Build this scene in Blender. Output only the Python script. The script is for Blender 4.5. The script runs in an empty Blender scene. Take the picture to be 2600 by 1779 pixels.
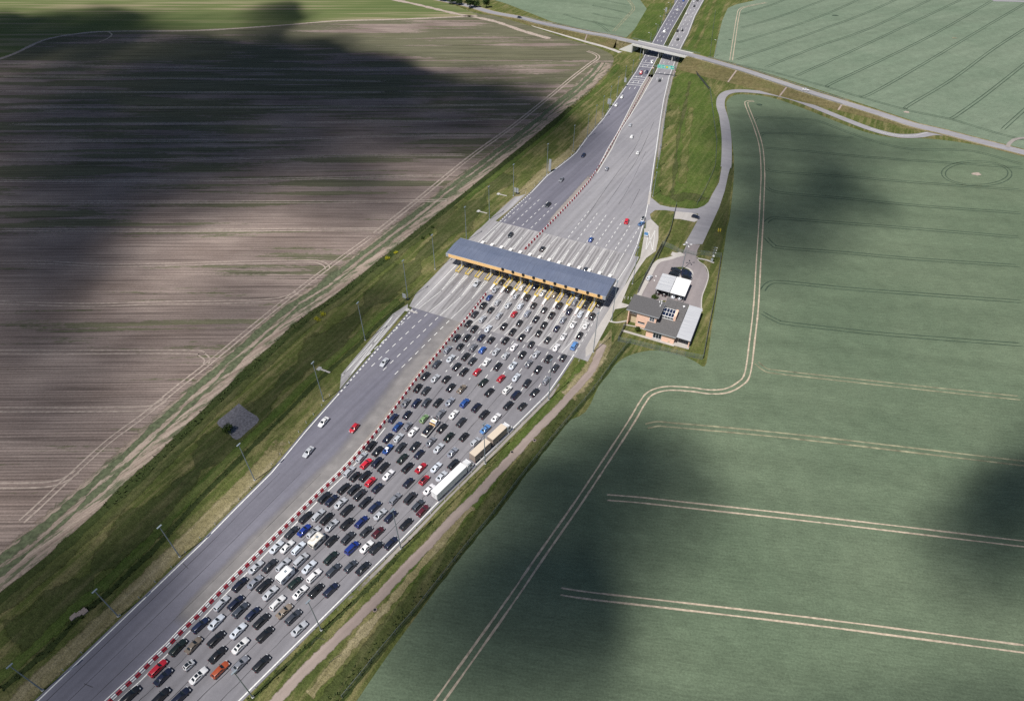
import bpy, bmesh, math, random
import numpy as np
from mathutils import Vector, noise as mnoise
from mathutils.geometry import tessellate_polygon
random.seed(7)
S = bpy.context.scene
COL = S.collection
R = math.radians

# ------------------------------------------------------------------ camera, sky, sun, exposure
CF, CP, CR, CH = 1600.0, R(42.8), R(0.4), 165.0      # focal length in px of a 2600 wide frame, pitch, roll, height
PW, PH = 2600, 1779
_F = Vector((0, math.cos(CP), -math.sin(CP))); _r = Vector((1, 0, 0)); _u = _r.cross(_F)
_R = math.cos(CR)*_r + math.sin(CR)*_u; _U = -math.sin(CR)*_r + math.cos(CR)*_u
cd = bpy.data.cameras.new('camera'); cam = bpy.data.objects.new('camera', cd); COL.objects.link(cam)
cd.sensor_fit = 'HORIZONTAL'; cd.sensor_width = 36; cd.lens = 36*CF/PW
cd.clip_start = 1; cd.clip_end = 12000
from mathutils import Matrix
cam.matrix_world = Matrix(((_R.x, _U.x, -_F.x, 0), (_R.y, _U.y, -_F.y, 0), (_R.z, _U.z, -_F.z, CH), (0, 0, 0, 1)))
S.camera = cam
SUN = Vector((-0.3256, -0.3769, 0.8671)).normalized()   # towards the sun
SUN_EL = math.asin(SUN.z); SUN_AZ = math.atan2(SUN.x, SUN.y)
W = bpy.data.worlds.new('World'); S.world = W; W.use_nodes = True
nt = W.node_tree; nt.nodes.clear()
sky = nt.nodes.new('ShaderNodeTexSky'); sky.sky_type = 'NISHITA'; sky.sun_disc = False
sky.sun_elevation = SUN_EL; sky.sun_rotation = SUN_AZ; sky.altitude = 100; sky.air_density = 1.0; sky.dust_density = 0.6; sky.ozone_density = 1.5
bg = nt.nodes.new('ShaderNodeBackground'); bg.inputs[1].default_value = 0.055
wo = nt.nodes.new('ShaderNodeOutputWorld'); nt.links.new(sky.outputs[0], bg.inputs[0]); nt.links.new(bg.outputs[0], wo.inputs[0])
ld = bpy.data.lights.new('sun', 'SUN'); ld.energy = 5.0; ld.angle = R(0.53); ld.color = (1.0, 0.955, 0.89)
sun = bpy.data.objects.new('sun', ld); COL.objects.link(sun); sun.location = (0, 0, 3000)
sun.rotation_euler = SUN.to_track_quat('Z', 'Y').to_euler()
S.view_settings.view_transform = 'Standard'; S.view_settings.look = 'None'
S.view_settings.exposure = 0.0; S.view_settings.gamma = 1.0
S.cycles.transparent_max_bounces = 24; S.cycles.max_bounces = 6; S.cycles.volume_bounces = 0
S.cycles.use_denoising = False; S.cycles.sample_clamp_indirect = 1.0

# ------------------------------------------------------------------ placing: photo survey -> world
def G(x, y, z=0.0):
    d = _F + ((x-PW/2)*_R - (y-PH/2)*_U)/CF
    t = (z-CH)/d.z
    return Vector((d.x*t, d.y*t, z))
def tile(ox, oy, s, pts): return [(ox+x/s, oy+y/s) for x, y in pts]
O = Vector((8.317, 218.21, 0)); VA = R(-24.4)
VX = Vector((math.cos(VA), math.sin(VA), 0)); UX = Vector((-math.sin(VA), math.cos(VA), 0))
def P(u, v, z=0.0):                                     # plaza grid: u along the lanes, v across them
    q = O + u*UX + v*VX; q.z = z; return q
def toUV(p): q = Vector((p.x, p.y, 0))-O; return q.dot(UX), q.dot(VX)

# ------------------------------------------------------------------ materials
MATS = {}
class NB:
    def __init__(s, name):
        s.m = bpy.data.materials.new(name); s.m.use_nodes = True
        s.t = s.m.node_tree; s.b = s.t.nodes['Principled BSDF']; s.out = s.t.nodes['Material Output']
        s.co = None
    def n(s, k, **kw):
        q = s.t.nodes.new(k)
        for a, b in kw.items(): setattr(q, a, b)
        return q
    def l(s, a, b): s.t.links.new(a, b)
    def coord(s, scale=(1, 1, 1), rot=0.0):
        tc = s.n('ShaderNodeNewGeometry')
        mp = s.n('ShaderNodeMapping'); mp.vector_type = 'POINT'
        # rotate first so that x runs along the given heading, then scale
        r = s.n('ShaderNodeVectorRotate'); r.rotation_type = 'Z_AXIS'; r.inputs['Angle'].default_value = -rot
        s.l(tc.outputs['Position'], r.inputs['Vector']); s.l(r.outputs[0], mp.inputs['Vector'])
        mp.inputs['Scale'].default_value = scale
        return mp.outputs[0]
    def noise(s, sc, det=3, rough=.55, scale=(1, 1, 1), rot=0.0, dist=0.0, co=None):
        q = s.n('ShaderNodeTexNoise'); q.inputs['Scale'].default_value = sc; q.inputs['Detail'].default_value = det
        q.inputs['Roughness'].default_value = rough; q.inputs['Distortion'].default_value = dist
        s.l(co if co else s.coord(scale, rot), q.inputs['Vector']); return q.outputs['Fac']
    def ramp(s, f, stops):
        q = s.n('ShaderNodeValToRGB'); e = q.color_ramp.elements
        e[0].position, e[1].position = stops[0][0], stops[-1][0]
        e[0].color = (*c3(stops[0][1]), 1); e[1].color = (*c3(stops[-1][1]), 1)
        for p, c in stops[1:-1]:
            x = e.new(p); x.color = (*c3(c), 1)
        s.l(f, q.inputs[0]); return q.outputs[0]
    def mix(s, f, a, b, mode='MIX'):
        q = s.n('ShaderNodeMix'); q.data_type = 'RGBA'; q.blend_type = mode
        for v, i in ((f, 0), (a, 6), (b, 7)):
            if hasattr(v, 'is_linked') or hasattr(v, 'node'): s.l(v, q.inputs[i])
            elif i == 0: q.inputs[0].default_value = v
            else: q.inputs[i].default_value = (*c3(v), 1)
        return q.outputs[2]
    def math(s, op, a, b=0.0, clamp=False):
        q = s.n('ShaderNodeMath'); q.operation = op; q.use_clamp = clamp
        for v, i in ((a, 0), (b, 1)):
            if hasattr(v, 'node'): s.l(v, q.inputs[i])
            else: q.inputs[i].default_value = v
        return q.outputs[0]
    def fin(s, col, rough=.9, bump=None, bd=.1, bs=.5, spec=.3):
        if hasattr(col, 'node'): s.l(col, s.b.inputs['Base Color'])
        else: s.b.inputs['Base Color'].default_value = (*c3(col), 1)
        s.b.inputs['Roughness'].default_value = rough; s.b.inputs['Specular IOR Level'].default_value = spec
        if bump is not None:
            q = s.n('ShaderNodeBump'); q.inputs['Distance'].default_value = bd; q.inputs['Strength'].default_value = bs
            s.l(bump, q.inputs['Height']); s.l(q.outputs[0], s.b.inputs['Normal'])
        MATS[s.m.name] = s.m; return s.m
def c3(c): return (c, c, c) if isinstance(c, (int, float)) else tuple(c[:3])
def plain(name, c, rough=.6, metal=0.0, var=.12, sc=3.0, spec=.4):
    k = NB(name); n = k.noise(sc, 3)
    lo = [x*(1-var) for x in c3(c)]; hi = [min(1, x*(1+var)) for x in c3(c)]
    k.b.inputs['Metallic'].default_value = metal
    return k.fin(k.ramp(n, [(.3, lo), (.7, hi)]), rough, spec=spec)
def paint(name, c, rough=.28, metal=0.0):
    k = NB(name); n = k.noise(1.2, 2)
    k.b.inputs['Metallic'].default_value = metal
    k.b.inputs['Coat Weight'].default_value = .7; k.b.inputs['Coat Roughness'].default_value = .06
    oi = k.n('ShaderNodeObjectInfo'); hi = .9 if max(c) > .6 else 1.35
    lo = .84 if max(c) > .35 else .62; var = k.ramp(oi.outputs['Random'], [(0, (lo, lo, lo*1.02)), (.5, (.95, .95, .95)), (1, (min(1.4, hi*1.1), hi*1.08, hi*1.12))])
    col = k.mix(1.0, k.ramp(n, [(.35, [x*.92 for x in c3(c)]), (.65, [min(1, x*1.05) for x in c3(c)])]), var, 'MULTIPLY')
    dust = k.noise(2.5, 3, .6); col = k.mix(k.math('MULTIPLY', dust, .07), col, (.30, .27, .23))
    return k.fin(col, rough, spec=.5)

MW = R(62)                                    # heading of the motorway
def grass(name, a, b, c, dry, dryamt=.5, rot=MW):
    k = NB(name)
    big = k.noise(.035, 4, .6); mid = k.noise(.22, 4, .65, scale=(.25, 1, 1), rot=rot); fine = k.noise(2.2, 3, .7); cl = k.noise(.6, 4, .7)
    st = k.noise(.55, 3, .6, scale=(.045, 1, 1), rot=rot)
    col = k.ramp(big, [(.32, a), (.5, b), (.68, c)])
    col = k.mix(k.math('MULTIPLY', k.ramp(mid, [(.48, 0), (.66, 1)]), dryamt), col, dry)
    col = k.mix(k.math('MULTIPLY', k.ramp(st, [(.5, 0), (.62, 1)]), .35*dryamt+.1), col, [x*1.15 for x in dry])
    col = k.mix(.8, col, k.ramp(cl, [(.3, .62), (.5, 1.0), (.72, 1.3)]), 'MULTIPLY')
    col = k.mix(.7, col, k.ramp(fine, [(.3, .6), (.7, 1.35)]), 'MULTIPLY')
    return k.fin(col, 1.0, k.math('ADD', fine, cl), .6, .8, spec=.05)
grass('verge grass', (.066, .086, .027), (.094, .116, .034), (.122, .14, .044), (.235, .205, .10), .8)
grass('lush grass', (.052, .085, .022), (.078, .116, .028), (.10, .14, .034), (.15, .16, .06), .55)
grass('dry slope grass', (.105, .10, .045), (.135, .118, .055), (.12, .125, .05), (.19, .155, .085), .5, R(-20))
grass('dry verge', (.17, .155, .075), (.24, .21, .11), (.29, .25, .14), (.36, .31, .2), .6)
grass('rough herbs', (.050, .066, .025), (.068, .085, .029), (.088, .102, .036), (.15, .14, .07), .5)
grass('dark grass and ditch shade', (.030, .044, .016), (.042, .060, .020), (.056, .074, .026), (.085, .09, .04), .35)  # dark grass; the shade inside the ditches is put into this colour too

def wheat(name, a, b, rot):
    k = NB(name)
    big = k.noise(.018, 4, .6); md = k.noise(.16, 5, .65); rows = k.noise(1.6, 3, .75, scale=(.12, 1, 1), rot=rot); fine = k.noise(1.7, 4, .8)
    lanes = k.noise(.12, 2, .5, scale=(.02, 1, 1), rot=rot)
    col = k.ramp(big, [(.35, a), (.65, b)])
    col = k.mix(.5, col, k.ramp(md, [(.3, .8), (.7, 1.18)]), 'MULTIPLY')
    col = k.mix(.5, col, k.ramp(lanes, [(.35, .86), (.65, 1.1)]), 'MULTIPLY')
    col = k.mix(.6, col, k.ramp(rows, [(.3, .72), (.7, 1.22)]), 'MULTIPLY')
    col = k.mix(.6, col, k.ramp(fine, [(.32, .6), (.68, 1.35)]), 'MULTIPLY')
    return k.fin(col, .85, k.math('ADD', fine, rows), .25, .5, spec=.15)
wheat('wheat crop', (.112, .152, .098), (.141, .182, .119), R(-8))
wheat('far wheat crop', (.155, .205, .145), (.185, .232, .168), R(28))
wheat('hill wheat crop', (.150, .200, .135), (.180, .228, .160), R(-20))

k = NB('tilled soil')
rows = k.noise(1.1, 3, .65, scale=(.014, 1, 1), rot=R(1)); strk = k.noise(.16, 4, .6, scale=(.035, 1, 1), rot=R(1.5)); broad = k.noise(.03, 4, .6, scale=(.22, 1, 1))
fine = k.noise(1.4, 4, .75); blot = k.noise(.05, 4, .6, scale=(.5, 1, 1)); tuft = k.noise(.9, 4, .7, scale=(.3, 1, 1))
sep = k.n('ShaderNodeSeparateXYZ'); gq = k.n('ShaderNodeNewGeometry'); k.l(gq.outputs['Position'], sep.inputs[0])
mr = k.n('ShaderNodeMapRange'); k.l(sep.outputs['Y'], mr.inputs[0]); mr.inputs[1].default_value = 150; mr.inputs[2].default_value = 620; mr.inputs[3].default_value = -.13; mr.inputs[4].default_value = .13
soil = k.ramp(blot, [(.3, (.205, .160, .140)), (.5, (.255, .203, .180)), (.7, (.325, .262, .230))])
wv = k.n('ShaderNodeTexWave'); wv.wave_type = 'BANDS'; wv.bands_direction = 'Y'; wv.inputs['Scale'].default_value = .26; wv.inputs['Distortion'].default_value = 1.2; wv.inputs['Detail'].default_value = 2; wv.inputs['Detail Scale'].default_value = .6; k.l(k.coord((.12, 1, 1), R(1)), wv.inputs['Vector'])
g1 = k.ramp(strk, [(.3, (.080, .095, .050)), (.7, (.145, .148, .085))])
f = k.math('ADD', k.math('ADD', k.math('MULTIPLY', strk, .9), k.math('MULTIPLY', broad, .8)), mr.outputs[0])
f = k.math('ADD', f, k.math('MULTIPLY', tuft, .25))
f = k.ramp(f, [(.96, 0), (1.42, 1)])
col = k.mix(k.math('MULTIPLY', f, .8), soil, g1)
col = k.mix(.75, col, k.ramp(rows, [(.35, .42), (.5, 1.0), (.66, 1.3)]), 'MULTIPLY')
col = k.mix(.4, col, k.ramp(wv.outputs['Fac'], [(.1, .45), (.55, 1.15)]), 'MULTIPLY')
col = k.mix(.6, col, k.ramp(fine, [(.3, .65), (.7, 1.3)]), 'MULTIPLY')
k.fin(col, 1.0, k.math('ADD', fine, rows), .25, .5, spec=.05)
k = NB('grassy stubble')
strk = k.noise(.2, 4, .65, scale=(.03, 1, 1), rot=R(1)); fine = k.noise(1.2, 4, .75); broad = k.noise(.012, 3, .6, scale=(.4, 1, 1))
f = k.math('ADD', k.math('MULTIPLY', strk, 1.0), k.math('MULTIPLY', broad, .6))
col = k.ramp(f, [(.62, (.10, .135, .05)), (.8, (.135, .16, .065)), (.95, (.27, .235, .15))])
col = k.mix(.6, col, k.ramp(fine, [(.3, .7), (.7, 1.25)]), 'MULTIPLY')
k.fin(col, 1.0, fine, .25, .5, spec=.05)
k = NB('headland soil')                                  # strip worked parallel to the ditch
rows = k.noise(.55, 3, .65, scale=(.03, 1, 1), rot=R(53)); fine = k.noise(1.4, 4, .75); tuft = k.noise(.35, 5, .75, scale=(.25, 1, 1), rot=R(53))
col = k.ramp(rows, [(.35, (.20, .155, .128)), (.6, (.37, .30, .25))])
col = k.mix(k.math('MULTIPLY', k.ramp(tuft, [(.5, 0), (.59, 1)]), .8), col, (.065, .095, .045))
col = k.mix(.6, col, k.ramp(fine, [(.3, .65), (.7, 1.3)]), 'MULTIPLY')
k.fin(col, 1.0, fine, .2, .5, spec=.05)

def asphalt(name, a, b, rot=R(60), st=.5):
    k = NB(name)
    big = k.noise(.05, 3, .55, scale=(.3, 1, 1), rot=rot); lane = k.noise(.42, 2, .5, scale=(.02, 1, 1), rot=rot); fine = k.noise(3.5, 3, .8); md = k.noise(.4, 4, .7)
    col = k.ramp(big, [(.33, a), (.67, b)])
    col = k.mix(st, col, k.ramp(lane, [(.35, .72), (.65, 1.14)]), 'MULTIPLY')
    col = k.mix(.35, col, k.ramp(md, [(.3, .8), (.7, 1.15)]), 'MULTIPLY')
    col = k.mix(.35, col, k.ramp(fine, [(.3, .75), (.7, 1.2)]), 'MULTIPLY')
    return k.fin(col, .85, fine, .02, .4, spec=.3)
asphalt('asphalt', (.195, .190, .210), (.235, .229, .246))
asphalt('pale asphalt', (.245, .240, .262), (.295, .288, .305))
asphalt('outbound asphalt', (.150, .148, .184), (.182, .179, .214))
asphalt('concrete lanes', (.305, .296, .308), (.37, .358, .364), R(65.6), .9)
asphalt('local road asphalt', (.27, .262, .285), (.33, .322, .335), R(-20), .25)
asphalt('paver yard', (.25, .222, .228), (.295, .262, .262), R(65), .3)
asphalt('kerb concrete', (.42, .395, .37), (.52, .49, .465), R(65), .3)
asphalt('gravel strip', (.26, .235, .22), (.34, .31, .285), R(65), .3)
asphalt('dirt track', (.27, .215, .195), (.36, .295, .26), R(50), .5)
plain('white marking', (.72, .72, .70), .7, var=.18, sc=2.0)
plain('crack seal', (.045, .045, .05), .9)
plain('bright soil track', (.46, .38, .29), 1.0, var=.3, sc=.8)
plain('soil track', (.375, .31, .265), 1.0, var=.25, sc=.6); plain('weedy strip', (.095, .112, .062), 1.0, var=.4, sc=.8); plain('dusty asphalt', (.262, .248, .245), .9, var=.12, sc=.3)
plain('crop shadow track', (.050, .078, .052), 1.0, var=.35, sc=.5)
plain('patchy track', (.24, .23, .15), 1.0, var=.5, sc=.25)
plain('stone chippings', (.15, .147, .165), .95, var=.38, sc=1.4)
plain('concrete', (.48, .475, .46), .8)
plain('pale concrete', (.62, .61, .59), .8)
plain('white block', (.78, .76, .74), .7)
plain('barrier white', (.76, .74, .73), .5); plain('barrier red', (.36, .03, .05), .5)
plain('galvanised', (.33, .36, .38), .45, .6); plain('lamp metal', (.27, .32, .36), .45, .3)
plain('grey panel', (.36, .38, .41), .6)
plain('yellow paint', (.72, .52, .07), .5); plain('fascia yellow', (.88, .56, .25), .6)
plain('signal black', (.015, .016, .018), .5)
plain('sign green', (.05, .50, .40), .5); plain('sign white', (.8, .8, .8), .5); plain('sign yellow', (.75, .6, .05), .5); plain('sign blue', (.10, .28, .55), .5)
plain('sign red', (.5, .04, .04), .5)
plain('salmon wall', (.93, .60, .46), .85); plain('cream door', (.62, .52, .36), .7)
plain('roof felt', (.115, .112, .115), .9, var=.18, sc=2.0); plain('lower roof felt', (.135, .13, .13), .9, var=.2, sc=2.0)
plain('light metal roof', (.50, .51, .54), .45, .3, var=.05, sc=.6)
plain('white plastic', (.86, .86, .86), .35)
plain('bark', (.10, .075, .05), .95)
plain('wood pole', (.30, .28, .25), .9)
plain('tyre', (.012, .012, .013), .85); plain('rim', (.35, .35, .36), .35, .7)
plain('cream box', (.62, .53, .43), .6, var=.06); plain('taupe curtain', (.36, .30, .26), .7, var=.1)
plain('truck white', (.87, .87, .88), .4, var=.02)
plain('trim black', (.012, .012, .013), .5)
k = NB('stained caravan'); k.fin(k.ramp(k.noise(1.1, 4, .7), [(.38, (.50, .45, .36)), (.55, (.78, .76, .72))]), .5)
k = NB('canopy roof'); n1 = k.noise(.09, 2, .5); rb = k.noise(3.0, 2, .6, scale=(.03, 1, 1), rot=R(65.6))
col = k.mix(.4, k.ramp(n1, [(.35, (.118, .143, .212)), (.65, (.145, .170, .24))]), k.ramp(rb, [(.4, .8), (.6, 1.15)]), 'MULTIPLY')
k.fin(col, .6, spec=.35)
k = NB('metal sheet'); rb = k.noise(4.0, 1, .5, scale=(.02, 1, 1), rot=R(-24.4))
k.fin(k.ramp(rb, [(.35, (.42, .43, .46)), (.65, (.55, .56, .58))]), .5, spec=.4)
def glass(name, c, rough=.06):
    k = NB(name); n = k.noise(.7, 2)
    return k.fin(k.ramp(n, [(.3, [x*.8 for x in c]), (.7, [x*1.2 for x in c])]), rough, spec=.8)
glass('car glass', (.012, .016, .02), .11); glass('window glass', (.02, .03, .045)); glass('skylight glass', (.012, .02, .05))
k = NB('tail lamp red'); k.fin((.16, .008, .012), .2)
k = NB('head lamp'); k.fin((.6, .62, .65), .15, spec=.7)
k = NB('lit brake lamp'); k.b.inputs['Emission Color'].default_value = (1, .03, .03, 1); k.b.inputs['Emission Strength'].default_value = 2.5; k.fin((.5, .01, .02), .3)
def leaf(name, a, b):
    k = NB(name); n = k.noise(.9, 3, .7); k.b.inputs['Subsurface Weight'].default_value = 0
    return k.fin(k.ramp(n, [(.3, a), (.7, b)]), .8, spec=.15)
leaf('tree leaf', (.022, .042, .014), (.05, .085, .025)); leaf('shrub leaf', (.03, .05, .012), (.065, .10, .022)); leaf('reed leaf', (.055, .078, .028), (.085, .11, .04)); leaf('yellow flower', (.30, .30, .02), (.42, .40, .03))
def mesh_fence_mat(name, c, dens):
    k = NB(name); k.fin(c, .6)
    tr = k.n('ShaderNodeBsdfTransparent'); mx = k.n('ShaderNodeMixShader'); mx.inputs[0].default_value = dens
    k.l(tr.outputs[0], mx.inputs[1]); k.l(k.b.outputs[0], mx.inputs[2]); k.l(mx.outputs[0], k.out.inputs[0])
mesh_fence_mat('wire mesh', (.22, .27, .24), .28); mesh_fence_mat('dense panel', (.13, .14, .145), .8)
CARCOL = {'K': ('black', (.010, .013, .020)), 'D': ('dark grey', (.040, .047, .062)), 'N': ('dark blue', (.008, .016, .05)), 'G': ('grey', (.20, .21, .245)),  # black and dark grey: blue of sky reflections put into the paint colour
 'S': ('silver', (.50, .52, .56)), 'W': ('white', (.82, .82, .82)), 'R': ('red', (.50, .012, .03)), 'M': ('dark red', (.10, .010, .022)),
 'B': ('blue', (.02, .085, .32)), 'L': ('light blue', (.10, .24, .50)), 'O': ('orange', (.36, .065, .02)), 'P': ('pale green', (.22, .36, .16)),
 'T': ('beige', (.26, .21, .165)), 'E': ('black', (.006, .016, .014)), 'Y': ('royal blue', (.008, .03, .20))}
for c, (nm, rgb) in CARCOL.items(): paint('car paint '+nm+(' tint' if c == 'E' else ''), rgb, .3, .0 if c in 'WROPSGT' else .2)
def carmat(c): nm = CARCOL[c][0]; return MATS['car paint '+nm+(' tint' if c == 'E' else '')]

def soften(name, sc=.45, amp=1.5, lo=.3, hi=.65):                      # variant whose borders fray out (uses the mesh attribute fade)
    m = MATS[name].copy(); m.name = 'frayed '+name; t = m.node_tree; b = t.nodes['Principled BSDF']; out = t.nodes['Material Output']
    at = t.nodes.new('ShaderNodeAttribute'); at.attribute_name = 'fade'
    g_ = t.nodes.new('ShaderNodeNewGeometry'); n = t.nodes.new('ShaderNodeTexNoise'); n.inputs['Scale'].default_value = sc; n.inputs['Detail'].default_value = 5; n.inputs['Roughness'].default_value = .7
    t.links.new(g_.outputs['Position'], n.inputs['Vector'])
    a = t.nodes.new('ShaderNodeMath'); a.operation = 'MULTIPLY_ADD'; t.links.new(n.outputs['Fac'], a.inputs[0]); a.inputs[1].default_value = amp; a.inputs[2].default_value = -amp/2
    s_ = t.nodes.new('ShaderNodeMath'); s_.operation = 'ADD'; t.links.new(at.outputs['Fac'], s_.inputs[0]); t.links.new(a.outputs[0], s_.inputs[1])
    r_ = t.nodes.new('ShaderNodeMapRange'); r_.inputs[1].default_value = lo; r_.inputs[2].default_value = hi; t.links.new(s_.outputs[0], r_.inputs[0])
    tr = t.nodes.new('ShaderNodeBsdfTransparent'); mx = t.nodes.new('ShaderNodeMixShader'); t.links.new(r_.outputs[0], mx.inputs[0]); t.links.new(tr.outputs[0], mx.inputs[1]); t.links.new(b.outputs[0], mx.inputs[2]); t.links.new(mx.outputs[0], out.inputs[0])
    MATS[m.name] = m
for _n in ('lush grass', 'rough herbs', 'dark grass and ditch shade', 'dry verge', 'dirt track', 'soil track', 'dry slope grass', 'headland soil', 'gravel strip', 'verge grass', 'stone chippings', 'wheat crop'): soften(_n)
plain('asphalt wear', (.25, .24, .248), .9); soften('asphalt wear', .2, 1.4, 0, 1.2); soften('weedy strip', .35, 2.6); soften('dusty asphalt', .12, .9, -.05, 1.25); soften('bright soil track', .9, .9); soften('patchy track', .5, 1.3); soften('crop shadow track', .5, 1.5)

# ------------------------------------------------------------------ mesh helpers
class MB:
    def __init__(s): s.v = []; s.f = []; s.mi = []; s.mats = []; s.fd = {}
    def mat(s, m):
        if m not in s.mats: s.mats.append(m)
        return s.mats.index(m)
    def add(s, vs, fs, m):
        o = len(s.v); i = s.mat(m)
        s.v += [tuple(v) for v in vs]; s.f += [tuple(o+k for k in f) for f in fs]; s.mi += [i]*len(fs)
    def obox(s, c, ax, ay, az, m):                       # centre and three half-axis vectors
        c = Vector(c); vs = []
        for sx in (-1, 1):
            for sy in (-1, 1):
                for sz in (-1, 1): vs.append(c+sx*ax+sy*ay+sz*az)
        s.add(vs, [(0, 1, 3, 2), (4, 6, 7, 5), (0, 4, 5, 1), (2, 3, 7, 6), (0, 2, 6, 4), (1, 5, 7, 3)], m)
    def box(s, x0, x1, y0, y1, z0, z1, m):
        s.obox(((x0+x1)/2, (y0+y1)/2, (z0+z1)/2), Vector(((x1-x0)/2, 0, 0)), Vector((0, (y1-y0)/2, 0)), Vector((0, 0, (z1-z0)/2)), m)
    def bar(s, a, b, w, m, h=None):
        a, b = Vector(a), Vector(b); d = b-a; L = d.length
        if L < 1e-6: return
        d /= L; up = Vector((0, 0, 1)) if abs(d.z) < .95 else Vector((1, 0, 0))
        x = d.cross(up).normalized(); y = x.cross(d)
        s.obox((a+b)/2, d*L/2, x*w/2, y*(h or w)/2, m)
    def tube(s, a, b, r0, r1, m, n=8, cap=True):
        a, b = Vector(a), Vector(b); d = (b-a).normalized(); up = Vector((0, 0, 1)) if abs(d.z) < .95 else Vector((1, 0, 0))
        x = d.cross(up).normalized(); y = d.cross(x); vs = []
        for p, r in ((a, r0), (b, r1)):
            for k in range(n): t = 2*math.pi*k/n; vs.append(p+r*(math.cos(t)*x+math.sin(t)*y))
        fs = [(k, (k+1) % n, n+(k+1) % n, n+k) for k in range(n)]
        if cap: fs += [tuple(range(n))[::-1], tuple(range(n, 2*n))]
        s.add(vs, fs, m)
    def poly(s, pts, m):                                 # flat polygon, may be concave
        tr = tessellate_polygon([[Vector(p) for p in pts]])
        fs = []
        for t in tr:
            a, b, c = (Vector(pts[i]) for i in t)
            fs.append(t if (b-a).cross(c-a).z > 0 else (t[0], t[2], t[1]))
        s.add(pts, fs, m)
    def ribbon(s, pts, w, z, m, off=0.0, jit=0.0):
        pts = [Vector((p[0], p[1], 0)) for p in pts]; L = []; n = len(pts)
        for i, p in enumerate(pts):
            d = (pts[min(i+1, n-1)]-pts[max(i-1, 0)]); d.z = 0; d.normalize(); nn = Vector((-d.y, d.x, 0))
            ww = (w[i] if isinstance(w, (list, tuple)) else w)*(1+random.uniform(-jit, jit)); zz = z[i] if isinstance(z, (list, tuple)) else z
            q = p+nn*off
            for sg in (-1, 1): v = q+sg*nn*ww/2; v.z = zz; L.append(v)
        s.add(L, [(2*i, 2*i+2, 2*i+3, 2*i+1)[::1] if True else 0 for i in range(n-1)], m)
    def soft(s, pts, w, z, m, off=0.0, jit=0.0):         # ribbon with frayed borders
        m = 'frayed '+m; pts = [Vector((p[0], p[1], 0)) for p in pts]; L = []; n = len(pts); o = len(s.v)
        for i, p in enumerate(pts):
            d = (pts[min(i+1, n-1)]-pts[max(i-1, 0)]); d.z = 0; d.normalize(); nn = Vector((-d.y, d.x, 0))
            ww = (w[i] if isinstance(w, (list, tuple)) else w)*(1+random.uniform(-jit, jit))*1.45
            for k_, (f_, a_) in enumerate(((-.5, 0), (-.22, 1), (.22, 1), (.5, 0))):
                v = p+nn*(off+f_*ww); v.z = z; L.append(v); s.fd[o+4*i+k_] = a_ if 0 < i < n-1 else 0
        s.add(L, [(4*i+j, 4*i+j+1, 4*i+j+5, 4*i+j+4) for i in range(n-1) for j in range(3)], m)
    def dash(s, a, b, w, on, gap, z, m):
        a, b = Vector(a), Vector(b); d = b-a; L = d.length; d /= L; x = 0
        while x < L: s.ribbon([a+d*x, a+d*min(L, x+on)], w, z, m); x += on+gap
    def build(s, name, parent=None, smooth=None):
        me = bpy.data.meshes.new(name); me.from_pydata(s.v, [], s.f)
        for m in s.mats: me.materials.append(MATS[m] if isinstance(m, str) else m)
        me.polygons.foreach_set('material_index', s.mi); me.update()
        if s.fd: at = me.attributes.new('fade', 'FLOAT', 'POINT'); at.data.foreach_set('value', [float(s.fd.get(i, 1)) for i in range(len(s.v))])
        if smooth is not None:
            me.polygons.foreach_set('use_smooth', [True]*len(me.polygons)); me.set_sharp_from_angle(angle=R(smooth))
        o = bpy.data.objects.new(name, me); COL.objects.link(o)
        if parent: o.parent = parent
        return o
def flipup(o):                                           # make every face of a ground sheet look up
    bm = bmesh.new(); bm.from_mesh(o.data)
    for f in bm.faces:
        if f.normal.z < 0: f.normal_flip()
    bm.to_mesh(o.data); bm.free(); return o
def tag(o, label=None, cat=None, group=None, kind=None):
    for k_, v_ in (('label', label), ('category', cat), ('group', group), ('kind', kind)):
        if v_: o[k_] = v_
    return o
def empty(name, loc, rz=0.0):
    o = bpy.data.objects.new(name, None); COL.objects.link(o); o.location = loc; o.rotation_euler = (0, 0, rz); o.empty_display_size = .3; return o
def smooth_line(pts, sub=6):
    pts = [Vector((p[0], p[1], 0)) for p in pts]; out = []; n = len(pts)
    for i in range(n-1):
        p0, p1, p2, p3 = pts[max(i-1, 0)], pts[i], pts[i+1], pts[min(i+2, n-1)]
        for j in range(sub):
            t = j/sub
            out.append(.5*((2*p1)+(p2-p0)*t+(2*p0-5*p1+4*p2-p3)*t*t+(3*p1-p0-3*p2+p3)*t**3))
    out.append(pts[-1]); return out
def GL(px, z=0.0): return [G(x, y, z) for x, y in px]
def wl(px, sub=5): return smooth_line(GL(px), sub)
def copy_tree(o, parent=None):
    c = o.copy(); COL.objects.link(c)
    if parent: c.parent = parent
    for ch in list(o.children): copy_tree(ch, c)
    return c
def offset(line, d):
    out = []; n = len(line)
    for i, p in enumerate(line):
        t = line[min(i+1, n-1)]-line[max(i-1, 0)]; t.z = 0; t.normalize(); out.append(p+Vector((-t.y, t.x, 0))*d)
    return out
def structure(mb, name): o = flipup(mb.build(name)); o['kind'] = 'structure'; return o
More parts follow.
